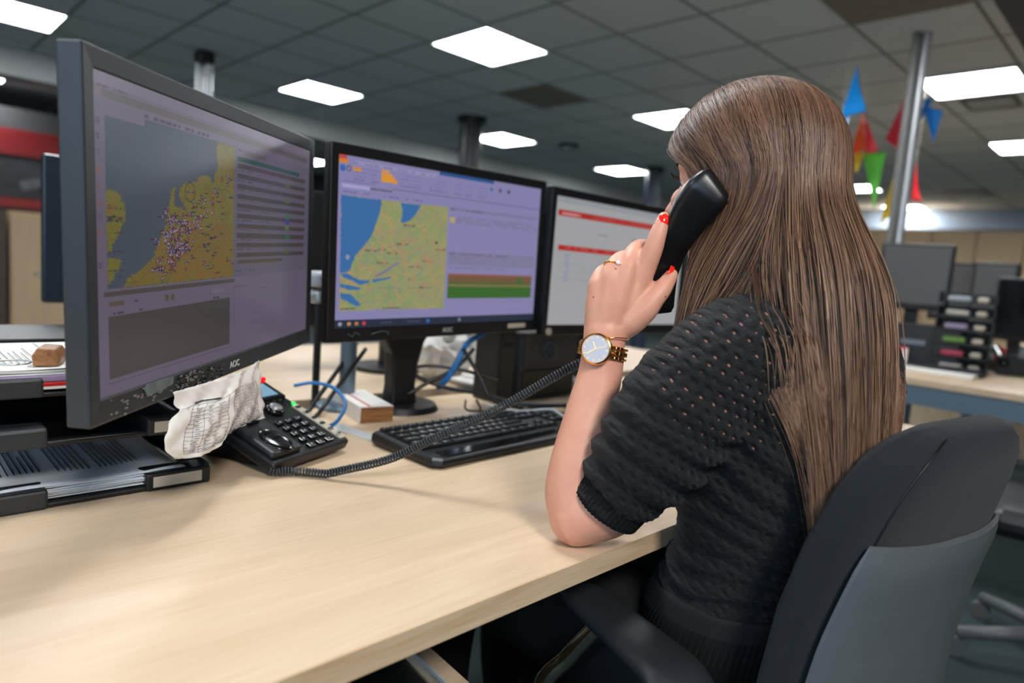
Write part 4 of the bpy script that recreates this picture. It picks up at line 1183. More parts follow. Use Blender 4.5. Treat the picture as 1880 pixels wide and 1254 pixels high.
nail(at(1236, 500, .8080), at(1219, 529, .8020), -FW * .55 + RT * .55 - UP * .0, .0058, .0145)
nail(at(1203, 470, .872), at(1181, 454, .855), FW + UP * .2, .0055, .012)
nail(at(1187, 489, .878), at(1160, 474, .860), FW + UP * .2, .0052, .011)
nail(at(1160, 509, .885), at(1132, 498, .872), FW + UP * .2, .0045, .010)
# eyes
for s_ in (-1, 1):
    MB().ellipsoid(H(.0690, s_ * .030, .006), (.0120, .0120, .0110), n=20, m=14, R=HR).build('eye', mat('eye_white', (.85, .85, .83), .15), woman, world=True, smooth=True)
    MB().ellipsoid(H(.0785, s_ * .030, .006), (.003, .0058, .0058), n=16, m=10, R=HR).build('iris', mat('iris', (.12, .09, .06), .1), woman, world=True, smooth=True)
    g = MB()
    for k in range(16):
        t_ = k / 15 - .5; b_ = H(.083 - abs(t_) * .012, s_ * (.031 + t_ * .026), .011)
        g.tube([b_, b_ + HF * .007 + HU * .002 + HL * (s_ * .003), b_ + HF * .010 + HU * .007 + HL * (s_ * .005)], [.0006, .0005, .0002], 4)
    g.build('eyelashes', M['black_cable'], woman, world=True)
    MB().tube([H(.088, s_ * .014, .026), H(.087, s_ * .032, .032), H(.072, s_ * .050, .026)], [.0022, .0028, .0012], 6, flat=.5).build('eyebrow', mat('brow', (.20, .13, .09), .7), woman, world=True)
g = MB(); g.tube([H(.088, -.019, -.057), H(.0945, -.006, -.0535), H(.0955, 0, -.055), H(.0945, .006, -.0535), H(.088, .019, -.057)], [.001, .003, .003, .003, .001], 6)
g.build('lips', mat('lips', (.72, .36, .33), .35), woman, world=True, smooth=True)

# black knit top
top = MB()
top.loft([ering(x, y, z, a + .007, b + .007, 48) for z, x, y, a, b in TORSO[2:]])
top.tube(catmull([SH_L + V((.02, .07, .0)), SH_L + V((.0, .01, .006)), at(1255, 745, .742), at(1200, 822, .757), at(1152, 878, .773), at(1138, 895, .777)], 6), interp([.064, .068, .069, .065, .054, .050], 6), 32, round_ends=True)
top.tube(catmull([SH_R, V((-.36, 1.05, .87)), V((-.385, 1.075, .80))], 6), interp([.068, .070, .054], 6), 28, round_ends=True)
from mathutils import noise as mnoise


def folds(co, no):
    f1 = 2 * PI / .034
    u = co[:, 0] * .66 + co[:, 1] * .75; z = co[:, 2]
    near = np.exp(-((z - .86) / .10) ** 2) * .0035
    ph = np.array([mnoise.noise(V(p) * 9) for p in co]) * 5.0
    d = near * np.sin(z * f1 + u * f1 * .55 + ph)
    waist = np.exp(-((z - .70) / .06) ** 2) * .003
    d += waist * np.sin(z * 2 * PI / .026 + ph * 1.3)
    # popcorn stitches
    k = 2 * PI / .0135
    d += .0009 * np.sin(u * k) * np.sin((z + .45 * u) * k * 1.15)
    return co + no * d[:, None]
remesh(top, 'knit_top', .0030, M['knit'], woman, iters=8, deform=folds)


def cuff_band(c0, c1, r0, r1, n, name, parent, ribs, amp=.0012, segs=8, flat=1.0, upv=None, wob=0.0):
    ax = (c1 - c0).normalized(); u = V((0, 0, 1)); N = (u - ax * u.dot(ax)).normalized(); B = ax.cross(N)
    rings = []
    prof = [(0, r0 - .003), (.02, r0)] + [(k / segs, r0 + (r1 - r0) * k / segs) for k in range(1, segs)] + [(.98, r1), (1.0, r1 - .0015), (1.0, r1 - .005), (.9, r1 - .006), (.5, (r0 + r1) / 2 - .006)]
    for t_, r in prof:
        ring = []
        for k in range(n):
            a = 2 * PI * k / n
            rr_ = r + amp * math.sin(a * ribs) + wob * math.sin(a * 5 + 1)
            ring.append(c0.lerp(c1, t_) + (N * math.cos(a) + B * math.sin(a)) * rr_ + ax * (wob * 1.2 * math.sin(a * 3)))
        rings.append(ring)
    return MB().loft(rings, False).build(name, M['rib'], parent, world=True, smooth=True)
cuff_band(at(1147, 884, .775), at(1110, 929, .7855), .0475, .0450, 260, 'cuff', woman, 52, .0010, wob=.0008)
cuff_band(V((-.383, 1.068, .815)), V((-.395, 1.074, .780)), .052, .047, 200, 'cuff', woman, 50)
# eyelet stitching above the cuff
g = MB(); c0_, c1_ = at(1153, 877, .7735), at(1150, 880, .774)
ax = (at(1110, 929, .7855) - at(1147, 884, .775)).normalized(); N_ = (V((0, 0, 1)) - ax * ax.z).normalized(); B_ = ax.cross(N_)
for k in range(36):
    a = 2 * PI * k / 36
    q = at(1146, 886, .7752) + (N_ * math.cos(a) + B_ * math.sin(a)) * .0492
    g.ellipsoid(q, (.0007, .0007, .0007), n=6, m=5)
g.build('eyelet_stitching', mat('eyelet', (.62, .52, .47), .8), woman, world=True, smooth=True)
# ribbed hem
rings = []
for z, dr in ((.655, .010), (.652, .0125), (.62, .012), (.58, .013), (.552, .0135), (.548, .008), (.56, .006)):
    x = np.interp(z, [t[0] for t in TORSO], [t[1] for t in TORSO]); y = np.interp(z, [t[0] for t in TORSO], [t[2] for t in TORSO])
    a = np.interp(z, [t[0] for t in TORSO], [t[3] for t in TORSO]); b = np.interp(z, [t[0] for t in TORSO], [t[4] for t in TORSO])
    n = 420; r = ering(x, y, z, a + dr, b + dr, n)
    rings.append([p + (V((p.x - x, p.y - y, 0)).normalized()) * (.0011 * math.sin(2 * PI * k / n * 105)) for k, p in enumerate(r)])
MB().loft(rings, False).build('hem', M['rib'], woman, world=True, smooth=True)
# trousers and shoes
tr = MB()
tr.loft([ering(x, y, z, a + .012, b + .012, 40) for z, x, y, a, b in TORSO[:4]])
for s_, yy in ((-1, .775), (1, .945)):
    dy = -.03 * (s_ < 0)
    tr.tube(catmull([V((-.38, yy, .530)), V((-.60, yy - .01, .552)), V((-.87, yy + dy, .545))], 5), interp([.102, .092, .074], 5), 24, round_ends=True)
    tr.tube(catmull([V((-.87, yy + dy, .545)), V((-.89, yy + dy, .30)), V((-.85, yy + dy * .7, .10))], 5), interp([.074, .064, .054], 5), 22)
remesh(tr, 'trousers', .005, M['trousers'], woman, iters=6)
for s_, yy in ((-1, .755), (1, .945)):
    g = MB(); g.tube(catmull([V((-.80, yy, .045)), V((-.88, yy, .052)), V((-.96, yy, .042)), V((-1.01, yy, .034))], 4), interp([.040, .042, .042, .030], 4), 18, round_ends=True, up=(0, 0, 1), flat=.85)
    g.build('shoe', M['black_plastic'], woman, world=True, smooth=True)

# ------------------------------------------------------------------ hair: one mesh of thousands of strands over a scalp shell
def hair_paths(u, t, seed, lift=0.0):
    """u 0 = left temple, .5 = behind the left ear, 1 = back centre, up to 2 = right temple; t = layer 0..1 from the parting"""
    r = np.random.default_rng(seed); n = len(u)
    side = np.where(u <= 1, 1.0, -1.0); uu = np.where(u <= 1, u, 2 - u)
    phi = np.radians(65 + 115 * uu)                                   # azimuth at the equator, 0 = forwards
    alpha = np.radians(np.interp(uu, [0, .35, .7, 1.0], [52, 22, -8, -34])) + np.radians(r.normal(0, 6, n)) - np.radians(16) * (1 - t) * (uu > .2)
    f, l, uax = np.array(HF), np.array(HL), np.array(HU)
    d0 = np.stack([np.sin(alpha), side * .04, np.cos(alpha)], 1); d0 /= np.linalg.norm(d0, axis=1)[:, None]
    the = np.radians(96)
    d1 = np.stack([np.cos(phi) * np.sin(the), side * np.sin(phi) * np.sin(the), np.full(n, np.cos(the))], 1)
    w = np.arccos(np.clip((d0 * d1).sum(1), -1, 1))
    S = 13; pts = []
    rad = np.array([.0900, .0780, .0950])
    ext = (.010 + .014 * t + lift)[:, None]
    for k in range(S):
        s_ = k / (S - 1)
        d = (np.sin((1 - s_) * w)[:, None] * d0 + np.sin(s_ * w)[:, None] * d1) / np.sin(w)[:, None]
        grow = .35 + .65 * min(1, s_ * 2.2)
        loc = d * (rad + ext * grow * np.array([1.0, 1.15, .95])) + np.array([.003, 0, .020])
        pts.append(np.array(HC) + loc[:, :1] * f + loc[:, 1:2] * l + loc[:, 2:] * uax)
    return np.stack(pts, 1), side, uu


def make_strands(n, seed, umin, umax, length_jit=.05):
    r = np.random.default_rng(seed)
    nc = max(8, n // 46)
    cu = r.uniform(umin, umax, nc); cl_t = r.uniform(0, 1, nc); cid = r.integers(0, nc, n)
    u = np.clip(cu[cid] + r.normal(0, .022, n), max(0, umin), min(2, umax)); t = np.clip(cl_t[cid] + r.normal(0, .12, n), 0, 1)
    head, side, uu = hair_paths(u, t, seed + 1)
    q = head[:, -1]; dirq = head[:, -1] - head[:, -2]; dirq /= np.linalg.norm(dirq, axis=1)[:, None]
    # fall lines: front part drops in front of the shoulder, back part lies over the back
    kx = [0.0, .12, .25, .38, .46, .54, .62, .75, .88, 1.0]
    ex = [-.452, -.448, -.440, -.430, -.420, -.240, -.236, -.232, -.226, -.222]
    ey = [.757, .750, .742, .735, .728, .699, .706, .720, .750, .780]
    ez = [.93, .92, .92, .93, .96, .87, .84, .835, .86, .88]
    mx = [-.443, -.440, -.430, -.415, -.390, -.298, -.284, -.267, -.253, -.243]
    my = [.770, .760, .750, .744, .736, .706, .716, .732, .760, .790]
    mz = [1.06, 1.06, 1.06, 1.06, 1.06, 1.055, 1.04, 1.04, 1.04, 1.04]
    ug = np.where(uu < .5, np.minimum(uu, .45), np.maximum(uu, .55))
    I = lambda a: np.interp(ug, kx, a)
    J = lambda a: np.interp(uu, kx, a)
    ycm, yce = .797, .782
    M_ = np.stack([J(mx), np.where(side > 0, J(my), 2 * ycm - J(my)), J(mz)], 1)
    E_ = np.stack([I(ex), np.where(side > 0, I(ey), 2 * yce - I(ey)), I(ez)], 1)
    cjit = r.normal(0, 1, (nc, 3))[cid] * np.array([.0035, .005, .018]) + r.normal(0, 1, (n, 3)) * np.array([.0012, .0022, .010])
    out = np.stack([I([-1, -1, -.8, -.6, -.4, .3, .5, .8, .9, 1]), -side * I([.5, .6, .7, .8, .9, .9, .7, .4, .2, 0]), np.zeros(n)], 1)
    M_ = M_ + cjit * .6 + out * (t * .014)[:, None]; E_ = E_ + cjit + out * (t * .012)[:, None]
    E_[:, 2] -= np.abs(r.normal(0, length_jit, n)) * .6 * (uu > .5)
    K = 16; fall = []
    L0 = np.linalg.norm(M_ - q, axis=1)[:, None]; L1 = np.linalg.norm(E_ - M_, axis=1)[:, None]
    tm = (E_ - q); tm /= np.linalg.norm(tm, axis=1)[:, None]; te = (E_ - M_) / L1 * .6 + np.array([0, 0, -.4]); te /= np.linalg.norm(te, axis=1)[:, None]
    def herm(a, b, ta, tb, s): return (2 * s ** 3 - 3 * s * s + 1) * a + (s ** 3 - 2 * s * s + s) * ta + (-2 * s ** 3 + 3 * s * s) * b + (s ** 3 - s * s) * tb
    for k in range(1, K // 2 + 1): fall.append(herm(q, M_, dirq * L0, tm * L0, k / (K // 2)))
    for k in range(1, K // 2 + 1): fall.append(herm(M_, E_, tm * L1, te * L1, k / (K // 2)))
    P_ = np.concatenate([head, np.stack(fall, 1)], 1)
    # gentle waviness growing towards the tips
    m = P_.shape[1]; s = np.linspace(0, 1, m)[None, :, None]
    wv = np.sin(s * r.uniform(6, 14, (n, 1, 1)) + r.uniform(0, 6.3, (n, 1, 3))) * (s ** 2) * r.uniform(.0004, .0028, (n, 1, 1))
    P_ = P_ + wv
    P_[..., 0] = np.where(P_[..., 2] < 1.08, np.minimum(P_[..., 0], -.200 - .0 * P_[..., 2]), P_[..., 0])
    return P_


def push_out(P_):
    """keep strands outside the knit top"""
    z = P_[..., 2]; T_ = np.array(TORSO)
    cx, cy, a, b = [np.interp(z, T_[:, 0], T_[:, k]) for k in (1, 2, 3, 4)]
    a = a + .012; b = b + .012
    dx, dy = (P_[..., 0] - cx) / a, (P_[..., 1] - cy) / b; rr_ = (np.abs(dx) ** 2.25 + np.abs(dy) ** 2.25) ** (1 / 2.25)
    a = a * 1.0
    k = np.where((rr_ < 1) & (z < 1.045) & (z > .5) & (P_[..., 0] > cx - .02), 1 / np.maximum(rr_, .3), 1.0)
    k = 1 + (k - 1) * np.clip((1.045 - z) / .10, 0, 1)
    P_[..., 0] = cx + dx * a * k; P_[..., 1] = cy + dy * b * np.where(P_[..., 1] > cy, 1.0, k)
    return P_


def strand_mesh(name, P_, radius, m, parent, seed, sides=3):
    n, mm, _ = P_.shape; r = np.random.default_rng(seed)
    t = np.gradient(P_, axis=1); t /= np.linalg.norm(t, axis=2)[..., None] + 1e-12
    ref = P_ - (np.array(HC) + np.array([.03, 0, -.1])); N = ref - (ref * t).sum(2)[..., None] * t; N /= np.linalg.norm(N, axis=2)[..., None] + 1e-12
    B = np.cross(t, N)
    s = np.linspace(0, 1, mm); prof = np.interp(s, [0, .05, .75, 1], [.7, 1, 1, .15]) * radius
    rad = prof[None, :, None] * r.uniform(.75, 1.3, (n, 1, 1))
    V_ = np.stack([P_ + (N * math.cos(2 * PI * k / sides) + B * math.sin(2 * PI * k / sides)) * rad for k in range(sides)], 2)  # n,mm,sides,3
    inv_ = np.array(ROOTM[parent].inverted()); co = V_.reshape(-1, 3) @ inv_[:3, :3].T + inv_[:3, 3]
    base = (np.arange(n)[:, None, None] * mm + np.arange(mm - 1)[None, :, None]) * sides
    k = np.arange(sides)[None, None, :]; k2 = (k + 1) % sides
    F = np.stack([base + k, base + k2, base + sides + k2, base + sides + k], -1).reshape(-1, 4)
    me = bpy.data.meshes.new(name); me.vertices.add(len(co)); me.vertices.foreach_set('co', co.ravel().astype(np.float32))
    me.loops.add(F.size); me.loops.foreach_set('vertex_index', F.ravel().astype(np.int32))
    me.polygons.add(len(F)); me.polygons.foreach_set('loop_start', (np.arange(len(F)) * 4).astype(np.int32)); me.polygons.foreach_set('loop_total', np.full(len(F), 4, np.int32))
    me.polygons.foreach_set('use_smooth', np.ones(len(F), bool)); me.update()
    tone = np.repeat(np.clip(r.normal(.5, .34, n), 0, 1), mm * sides).astype(np.float32)
    a = me.attributes.new('tone', 'FLOAT', 'POINT'); a.data.foreach_set('value', tone)
    a = me.attributes.new('along', 'FLOAT', 'POINT'); a.data.foreach_set('value', np.tile(np.repeat(s, sides), n).astype(np.float32))
    me.materials.append(m); o = bpy.data.objects.new(name, me); scene.collection.objects.link(o); o.parent = parent; ROOTM[o] = ROOTM[parent]
    return o


def hair_mat():
    m = mat('hair', (.30, .20, .14), .42, spec=.38); g = NG(m)
    a = g.new('ShaderNodeAttribute', attribute_name='tone'); b = g.new('ShaderNodeAttribute', attribute_name='along')
    dark = g.mix(a.outputs['Fac'], lin((.225, .15, .11)), lin((.50, .365, .28)))
    tip = g.mix(a.outputs['Fac'], lin((.34, .235, .17)), lin((.70, .56, .45)))
    k = g.new('ShaderNodeMapRange'); g.link(b.outputs['Fac'], k.inputs['Value']); k.inputs['From Min'].default_value = .35; k.inputs['From Max'].default_value = .95
    g.link(g.mix(k.outputs[0], dark, tip), g.b.inputs['Base Color'])
    return m
M['hair'] = hair_mat()
vis = push_out(make_strands(10500, 21, 0.0, 1.15))
far = make_strands(2400, 33, 1.05, 2.0)
far = push_out(far)
# loose fly-aways crossing the shoulder blade
fr = np.random.default_rng(77)
fly = []
for k in range(34):
    w_ = fr.uniform(0, 1); o_ = V((fr.normal(0, .003), fr.normal(0, .003), fr.normal(0, .006))); e_ = fr.normal(0, 18)
    a0 = at(1375 + 80 * w_, 480, .740) + o_
    b0 = at(1385 + 85 * w_ + e_ * .1, 575, .697) + o_
    c0_ = at(1412 + 80 * w_ + e_ * .5, 640, .668) + o_
    d0_ = at(1425 + 80 * w_ + e_ * 1.3, 700 + 120 * fr.uniform(0, 1), .655) + o_
    fly.append([list(p) for p in catmull([a0, b0, c0_, d0_], 10)][:29])
fly = np.array(fly)
fly2 = make_strands(140, 91, .1, 1.1)
fly2 += np.random.default_rng(5).normal(0, 1, (140, 1, 3)) * np.linspace(.3, 1, fly2.shape[1])[None, :, None] * .006
hair = strand_mesh('hair', np.concatenate([vis, far, fly[:, :29], fly2], 0), .00054, M['hair'], woman, 3)
# scalp shell under the strands
sc_ = MB(); sc_.ellipsoid(H(-.012, 0, .028), (.091, .076, .093), n=40, m=28, R=HR)
face_cut = [v for v in sc_.v]
sh = MB()
keep = [f for f in sc_.f if all(not ((sc_.v[i] - HC).dot(HF) > .045 and (sc_.v[i] - HC).dot(HU) < .075) and (sc_.v[i] - HC).dot(HU) > -.055 for i in f)]
sh.add(sc_.v, keep)
so = sh.build('hair_shell', mat('hair_under', (.17, .115, .085), .6), woman, world=True, smooth=True)

# ------------------------------------------------------------------ wristwatch, bracelet, ring, handset
AX = (at(1115, 600, .82) - at(1098, 690, .818)).normalized()
NW = (-FW * .92 - RT * .38); NW = (NW - AX * NW.dot(AX)).normalized(); SX = AX.cross(NW).normalized()
WC = at(1106, 645, .8195)
wt = thing('wristwatch', 'gold wristwatch with a pale dial on her left wrist', 'watch', axes_frame(WC, SX, AX, NW))
RN, RS = .0262, .0290
case = MB(); Tc = Matrix.Translation((0, 0, RN + .0010))
case.lathe([(.0165, -.001), (.0190, .001), (.0195, .004), (.0185, .0065), (.0168, .0075), (.0163, .0060)], 48, Tc); case.build('case', M['gold'], wt, smooth=True, sharp=35)
MB().lathe([(.0165, .0050), (.0164, .0062), (.001, .0063)], 48, Tc).build('dial', mat('dial', (.76, .76, .80), .45), wt, smooth=True, sharp=40)
for ang, ln, w_ in ((.5, .009, .0005), (2.2, .012, .0004), (-1.2, .013, .00025)):
    g = MB(); g.box((0, ln / 2, 0), (w_ * 2, ln, .0004), T=Tc @ Matrix.Translation((0, 0, .0067)) @ Matrix.Rotation(ang, 4, 'Z')); g.build('hand', M['gold'], wt)
for k in range(12):
    g = MB(); g.box((0, .0138, 0), (.0006, .0026, .0005), T=Tc @ Matrix.Translation((0, 0, .0066)) @ Matrix.Rotation(k * PI / 6, 4, 'Z')); g.build('hour_mark', M['gold'], wt)
MB().cyl((.0190, 0, RN + .0045), (.0225, 0, RN + .0045), .0022, n=14).build('crown', M['gold'], wt)
for k in range(26):
    a = math.radians(38 + k * (360 - 76) / 25)
    p = V((math.sin(a) * RS, 0, math.cos(a) * RN)); R_ = Matrix.Rotation(a, 3, 'Y')
    g = MB()
    for dx, w_ in ((-.0060, .0036), (0, .0058), (.0060, .0036)):
        g.rbox(p + V((0, dx, 0)), (.0062, w_, .0030), .0008, R=R_, seg=1)
    g.build('band_link', M['gold'], wt, smooth=False)
br = MB(); pts = []
for k in range(49):
    a = 2 * PI * k / 48; pts.append(WC + AX * .014 + SX * (math.sin(a) * .0285) + NW * (math.cos(a) * .0255) + AX * (.006 * math.sin(a)))
br.tube(pts, .0007, 6)
tag(br.build('bracelet', M['gold'], None, smooth=True), 'thin gold chain bracelet just above the watch on her wrist', 'bracelet')
rc, ra = FING[2][0][1], (FING[2][0][1] - FING[2][0][0]).normalized()
rc = FING[2][0][0].lerp(FING[2][0][1], .95); n1 = (-FW - ra * (-FW).dot(ra)).normalized(); n2 = ra.cross(n1)
rt_ = thing('finger_ring', 'gold ring with a small white stone on her left hand', 'ring', axes_frame(rc, n2, ra, n1))
MB().tube([V((math.cos(a) * .0132, 0, math.sin(a) * .0132)) for a in [2 * PI * k / 40 for k in range(41)]], .0012, 8).build('band', M['gold'], rt_, smooth=True)
MB().ellipsoid((0, 0, .0148), (.0028, .0028, .0022), n=12, m=8).build('stone', mat('stone', (.92, .92, .95), .08, spec=.9), rt_)
for s_ in (-1, 1): MB().ellipsoid((s_ * .0042, 0, .0140), (.0016, .0012, .0012), n=8, m=6).build('side_stone', M['gold'], rt_)

HS = [(1322, 336, .770, .0185, .0090), (1312, 343, .772, .0245, .0155), (1296, 357, .776, .0265, .0185), (1274, 384, .786, .0252, .0165), (1252, 420, .799, .0215, .0135), (1232, 458, .815, .0185, .0115), (1219, 500, .831, .0170, .0105), (1213, 535, .842, .0175, .0115), (1211, 560, .849, .0172, .0120), (1211, 571, .852, .0145, .0100)]
hs = thing('telephone_handset', 'black telephone handset she holds to her left ear', 'handset', at(1245, 440, .805))
cen = catmull([at(a, b, d) for a, b, d, _, _ in HS], 5); ws = interp([h[3] for h in HS], 5); ts = interp([h[4] for h in HS], 5)
rings = []
for i, c_ in enumerate(cen):
    t_ = (cen[min(i + 1, len(cen) - 1)] - cen[max(i - 1, 0)]).normalized(); dn = (FW - t_ * FW.dot(t_)).normalized(); sd_ = t_.cross(dn)
    ring = []
    for k in range(32):
        a = 2 * PI * k / 32; c2_, s2_ = math.cos(a), math.sin(a)
        ring.append(c_ + sd_ * (ws[i] * math.copysign(abs(c2_) ** .45, c2_)) + dn * (ts[i] * math.copysign(abs(s2_) ** .50, s2_)))
    rings.append(ring)
MB().loft(rings).build('grip', mat('handset', (.05, .056, .062), .33, bump=.06, bscale=900), hs, world=True, smooth=True, sharp=50)
g = MB(); g.tube([at(1305, 350, .790), at(1308, 351, .800)], [.022, .019], 24); g.build('earpiece', M['black_plastic'], hs, world=True)
g = MB(); g.tube([at(1212, 550, .858), at(1213, 551, .870)], [.013, .010], 20); g.build('mouthpiece', M['black_plastic'], hs, world=True)
MB().tube([at(1205, 560, .860), at(1199, 561, .870)], [.0065, .0055], 12).build('cord_plug', M['black_plastic'], hs, world=True)

# ------------------------------------------------------------------ her office chair
CP0 = V((-.154, .679, .913)); CXa = V((.17, .985, 0)).normalized(); CNh = CXa.cross(V((0, 0, 1))).normalized()
REC = math.radians(14); CU = V((0, 0, 1)) * math.cos(REC) + CNh * math.sin(REC); CN = CXa.cross(CU)
chair = thing('office_chair', 'black fabric office chair with a grey plastic back shell she sits on', 'chair', axes_frame((-.45, .90, 0), CXa, -CNh, (0, 0, 1)))


def cback(x, y, z):
    """x across from the left back seam, y out of the back, z up the recline; lower part straightens"""
    bend = max(0, -z - .16) ** 2 * .55
    bow = -.012 * ((x - .165) / .17) ** 2
    return CP0 + CXa * x + CU * z + CN * (y + bow) + CNh * bend


rings = []
for z, hw, th in ((.006, .075, .020), (.002, .108, .036), (-.010, .138, .052), (-.028, .162, .060), (-.06, .182, .062), (-.12, .196, .062), (-.20, .198, .064), (-.30, .196, .066), (-.38, .188, .064), (-.44, .165, .050), (-.455, .13, .030)):
    ring = []
    for k in range(56):
        a = 2 * PI * k / 56; c_, s_ = math.cos(a), math.sin(a)
        px_ = hw * math.copysign(abs(c_) ** .55, c_); py_ = th / 2 * math.copysign(abs(s_) ** .75, s_)
        zz = z + (.010 * (1 - (px_ / .19) ** 2) * max(0, (z + .1) / .13))
        if s_ > 0: px_ *= .93
        ring.append(cback(.165 + px_, -.028 + py_, zz))
    rings.append(ring)
MB().loft(rings).build('backrest', M['fabric'], chair, world=True, smooth=True)
g = MB()
seam = [r_[21] + CN * .0004 for r_ in rings[1:6]]
g.tube(catmull(seam, 4), .0011, 6); g.build('seam', M['black_cable'], chair, world=True, smooth=True)
# shell
nx, nz = 26, 26; outer = []; inner = []
for j in range(nz + 1):
    v_ = j / nz; z = -.098 - v_ * .40
    hw = np.interp(v_, [0, .06, .3, .7, .9, 1], [.160, .168, .176, .180, .168, .14])
    for i in range(nx + 1):
        u_ = i / nx * 2 - 1; x = .165 + u_ * hw
        edge = .010 * (abs(u_) ** 8); top_ = .012 * max(0, 1 - v_ / .05)
        sag = -.022 * max(0, u_ * -u_ + 1) * max(0, 1 - v_ * 3) * 0 - .010 * (1 - u_ * u_) * (v_ < .5) * (1 - v_ * 2) - .016 * max(0, u_) * (v_ < .5) * (1 - v_ * 2)
        outer.append(cback(x, .008 - edge * .5 - top_ * .3 + .008 * (1 - u_ * u_), z + sag)); inner.append(cback(x, -.001 + .006 * (1 - u_ * u_), z + sag))
W_ = nx + 1; fs = []
for j in range(nz):
    for i in range(nx): fs.append((j * W_ + i, j * W_ + i + 1, (j + 1) * W_ + i + 1, (j + 1) * W_ + i))
O_ = len(outer)
fs2 = [tuple(O_ + k for k in f)[::-1] for f in fs]
rim = [i for i in range(nx + 1)] + [j * W_ + nx for j in range(1, nz + 1)] + [nz * W_ + i for i in range(nx - 1, -1, -1)] + [j * W_ for j in range(nz - 1, 0, -1)]
fs3 = [(rim[k], rim[(k + 1) % len(rim)], O_ + rim[(k + 1) % len(rim)], O_ + rim[k]) for k in range(len(rim))]
MB().add(outer + inner, fs + fs2 + fs3).build('back_shell', M['chair_shell'], chair, world=True, smooth=True, sharp=50)
# seat, column, base in the chair's own frame (x across, y forwards... towards the desk)
g = MB(); rings = []
for z, k in ((.352, .86), (.362, .96), (.385, 1.0), (.412, 1.0), (.428, .97), (.436, .88)):
    rings.append([V((.245 * k * math.copysign(abs(math.cos(a)) ** .6, math.cos(a)), -.0 + .235 * k * math.copysign(abs(math.sin(a)) ** .6, math.sin(a)), z)) for a in [2 * PI * q / 48 for q in range(48)]])
g.loft(rings); g.build('seat', M['fabric'], chair, smooth=True)
MB().rbox((0, -.04, .325), (.24, .26, .05), .012).build('mechanism', M['black_plastic'], chair)
MB().tube([V((0, -.10, .33)), V((0, -.24, .34)), V((0, -.285, .42)), V((0, -.275, .48))], [.035, .035, .03, .028], 12, up=(1, 0, 0)).build('back_bracket', M['black_plastic'], chair, smooth=True)
MB().cyl((0, -.03, .12), (0, -.03, .31), .028, n=24).build('gas_column', M['steel'], chair, smooth=True, sharp=40)
MB().cyl((0, -.03, .07), (0, -.03, .13), .045, .035, n=24).build('hub', M['black_plastic'], chair, smooth=True, sharp=40)
for k in range(5):
    a = 2 * PI * k / 5 + .5; dx, dy = math.cos(a), math.sin(a)
    MB().tube([V((0, -.03, .10)), V((dx * .16, -.03 + dy * .16, .095)), V((dx * .30, -.03 + dy * .30, .075))], [.026, .022, .016], 10).build('base_leg', M['black_plastic'], chair, smooth=True)
    cs = MB()
    for s_ in (-1, 1):
        p_ = V((dx * .30 - dy * s_ * .012, -.03 + dy * .30 + dx * s_ * .012, .028)); ax_ = V((-dy, dx, 0))
        cs.cyl(p_ - ax_ * .008, p_ + ax_ * .008, .028, n=20)
    cs.cyl((dx * .30, -.03 + dy * .30, .04), (dx * .30, -.03 + dy * .30, .075), .008, n=10)
    cs.build('castor', M['black_plastic'], chair)
for s_ in (-1, 1):
    lv = MB(); lv.tube([V((s_ * .10, -.02, .335)), V((s_ * .25, -.05, .338))], .006, 8); lv.build('lever_rod', M['steel'], chair, smooth=True)
    MB().ellipsoid((s_ * .285, -.055, .338), (.040, .018, .008), n=20, m=12).build('lever_paddle', M['light_plastic'], chair, smooth=True)
TCi = ROOTM[chair].inverted()


def armrest(side):
    base = [at(1046, 1083, .868), at(1075, 1105, .845), at(1120, 1145, .80), at(1180, 1196, .745), at(1240, 1246, .692), at(1275, 1290, .655)]
    loc = [TCi @ p for p in base]
    for p in loc: p.z = .652 - (.02 if p is loc[-1] else 0)
    if side > 0: loc = [V((.0 - p.x + .0, p.y, p.z)) for p in loc]
    c = catmull(loc, 5); rings = []
    ww = interp([.018, .030, .033, .036, .038, .036], 5)
    for i, p in enumerate(c):
        t_ = (c[min(i + 1, len(c) - 1)] - c[max(i - 1, 0)]).normalized(); sx_ = t_.cross(V((0, 0, 1))).normalized()
        rings.append([p + sx_ * (ww[i] * math.copysign(abs(math.cos(a)) ** .7, math.cos(a))) + V((0, 0, .013 * math.copysign(abs(math.sin(a)) ** .8, math.sin(a)))) for a in [2 * PI * k / 24 for k in range(24)]])
    pad = MB().loft(rings).build('armrest', M['dark_plastic'], chair, smooth=True, sharp=60)
    q = c[9]; sg = -1 if side < 0 else 1
    b1, b2 = TCi @ at(1048, 1205, .835), TCi @ at(1000, 1268, .855)
    if side > 0: b1.x, b2.x = -b1.x, -b2.x
    MB().tube(catmull([q + V((0, 0, -.010)), b1, b2, V((sg * .22, .05, .37)), V((sg * .10, -.02, .335))], 6), .019, 14, up=(0, 1, 0), flat=.6).build('arm_bracket', M['chrome'], chair, smooth=True)
armrest(-1); armrest(1)

# ------------------------------------------------------------------ pedestal under the desk
pd = thing('desk_pedestal', 'low dark pedestal with one pale wooden side panel under the desk', 'pedestal', frame((-.66, .325, 0), -.09))
MB().rbox((0, 0, .292), (.42, .30, .56), .004).build('body', mat('pedestal_dark', (.05, .055, .06), .45), pd)
MB().rbox((.0, .163, .300), (.43, .022, .58), .002).build('side_panel', M['maple'], pd)
MB().box((.0, .1505, .589), (.43, .003, .004)).build('edge_trim', M['light_plastic'], pd)
for k in range(3):
    d_ = MB().rbox((.213, 0, .12 + k * .17), (.012, .28, .155), .003).build('drawer', mat('drawer_dark', (.07, .075, .08), .45) if k == 0 else bpy.data.materials['drawer_dark'], pd)
    MB().rbox((.223, 0, .165 + k * .17), (.010, .10, .012), .003).build('handle', M['steel'], d_)

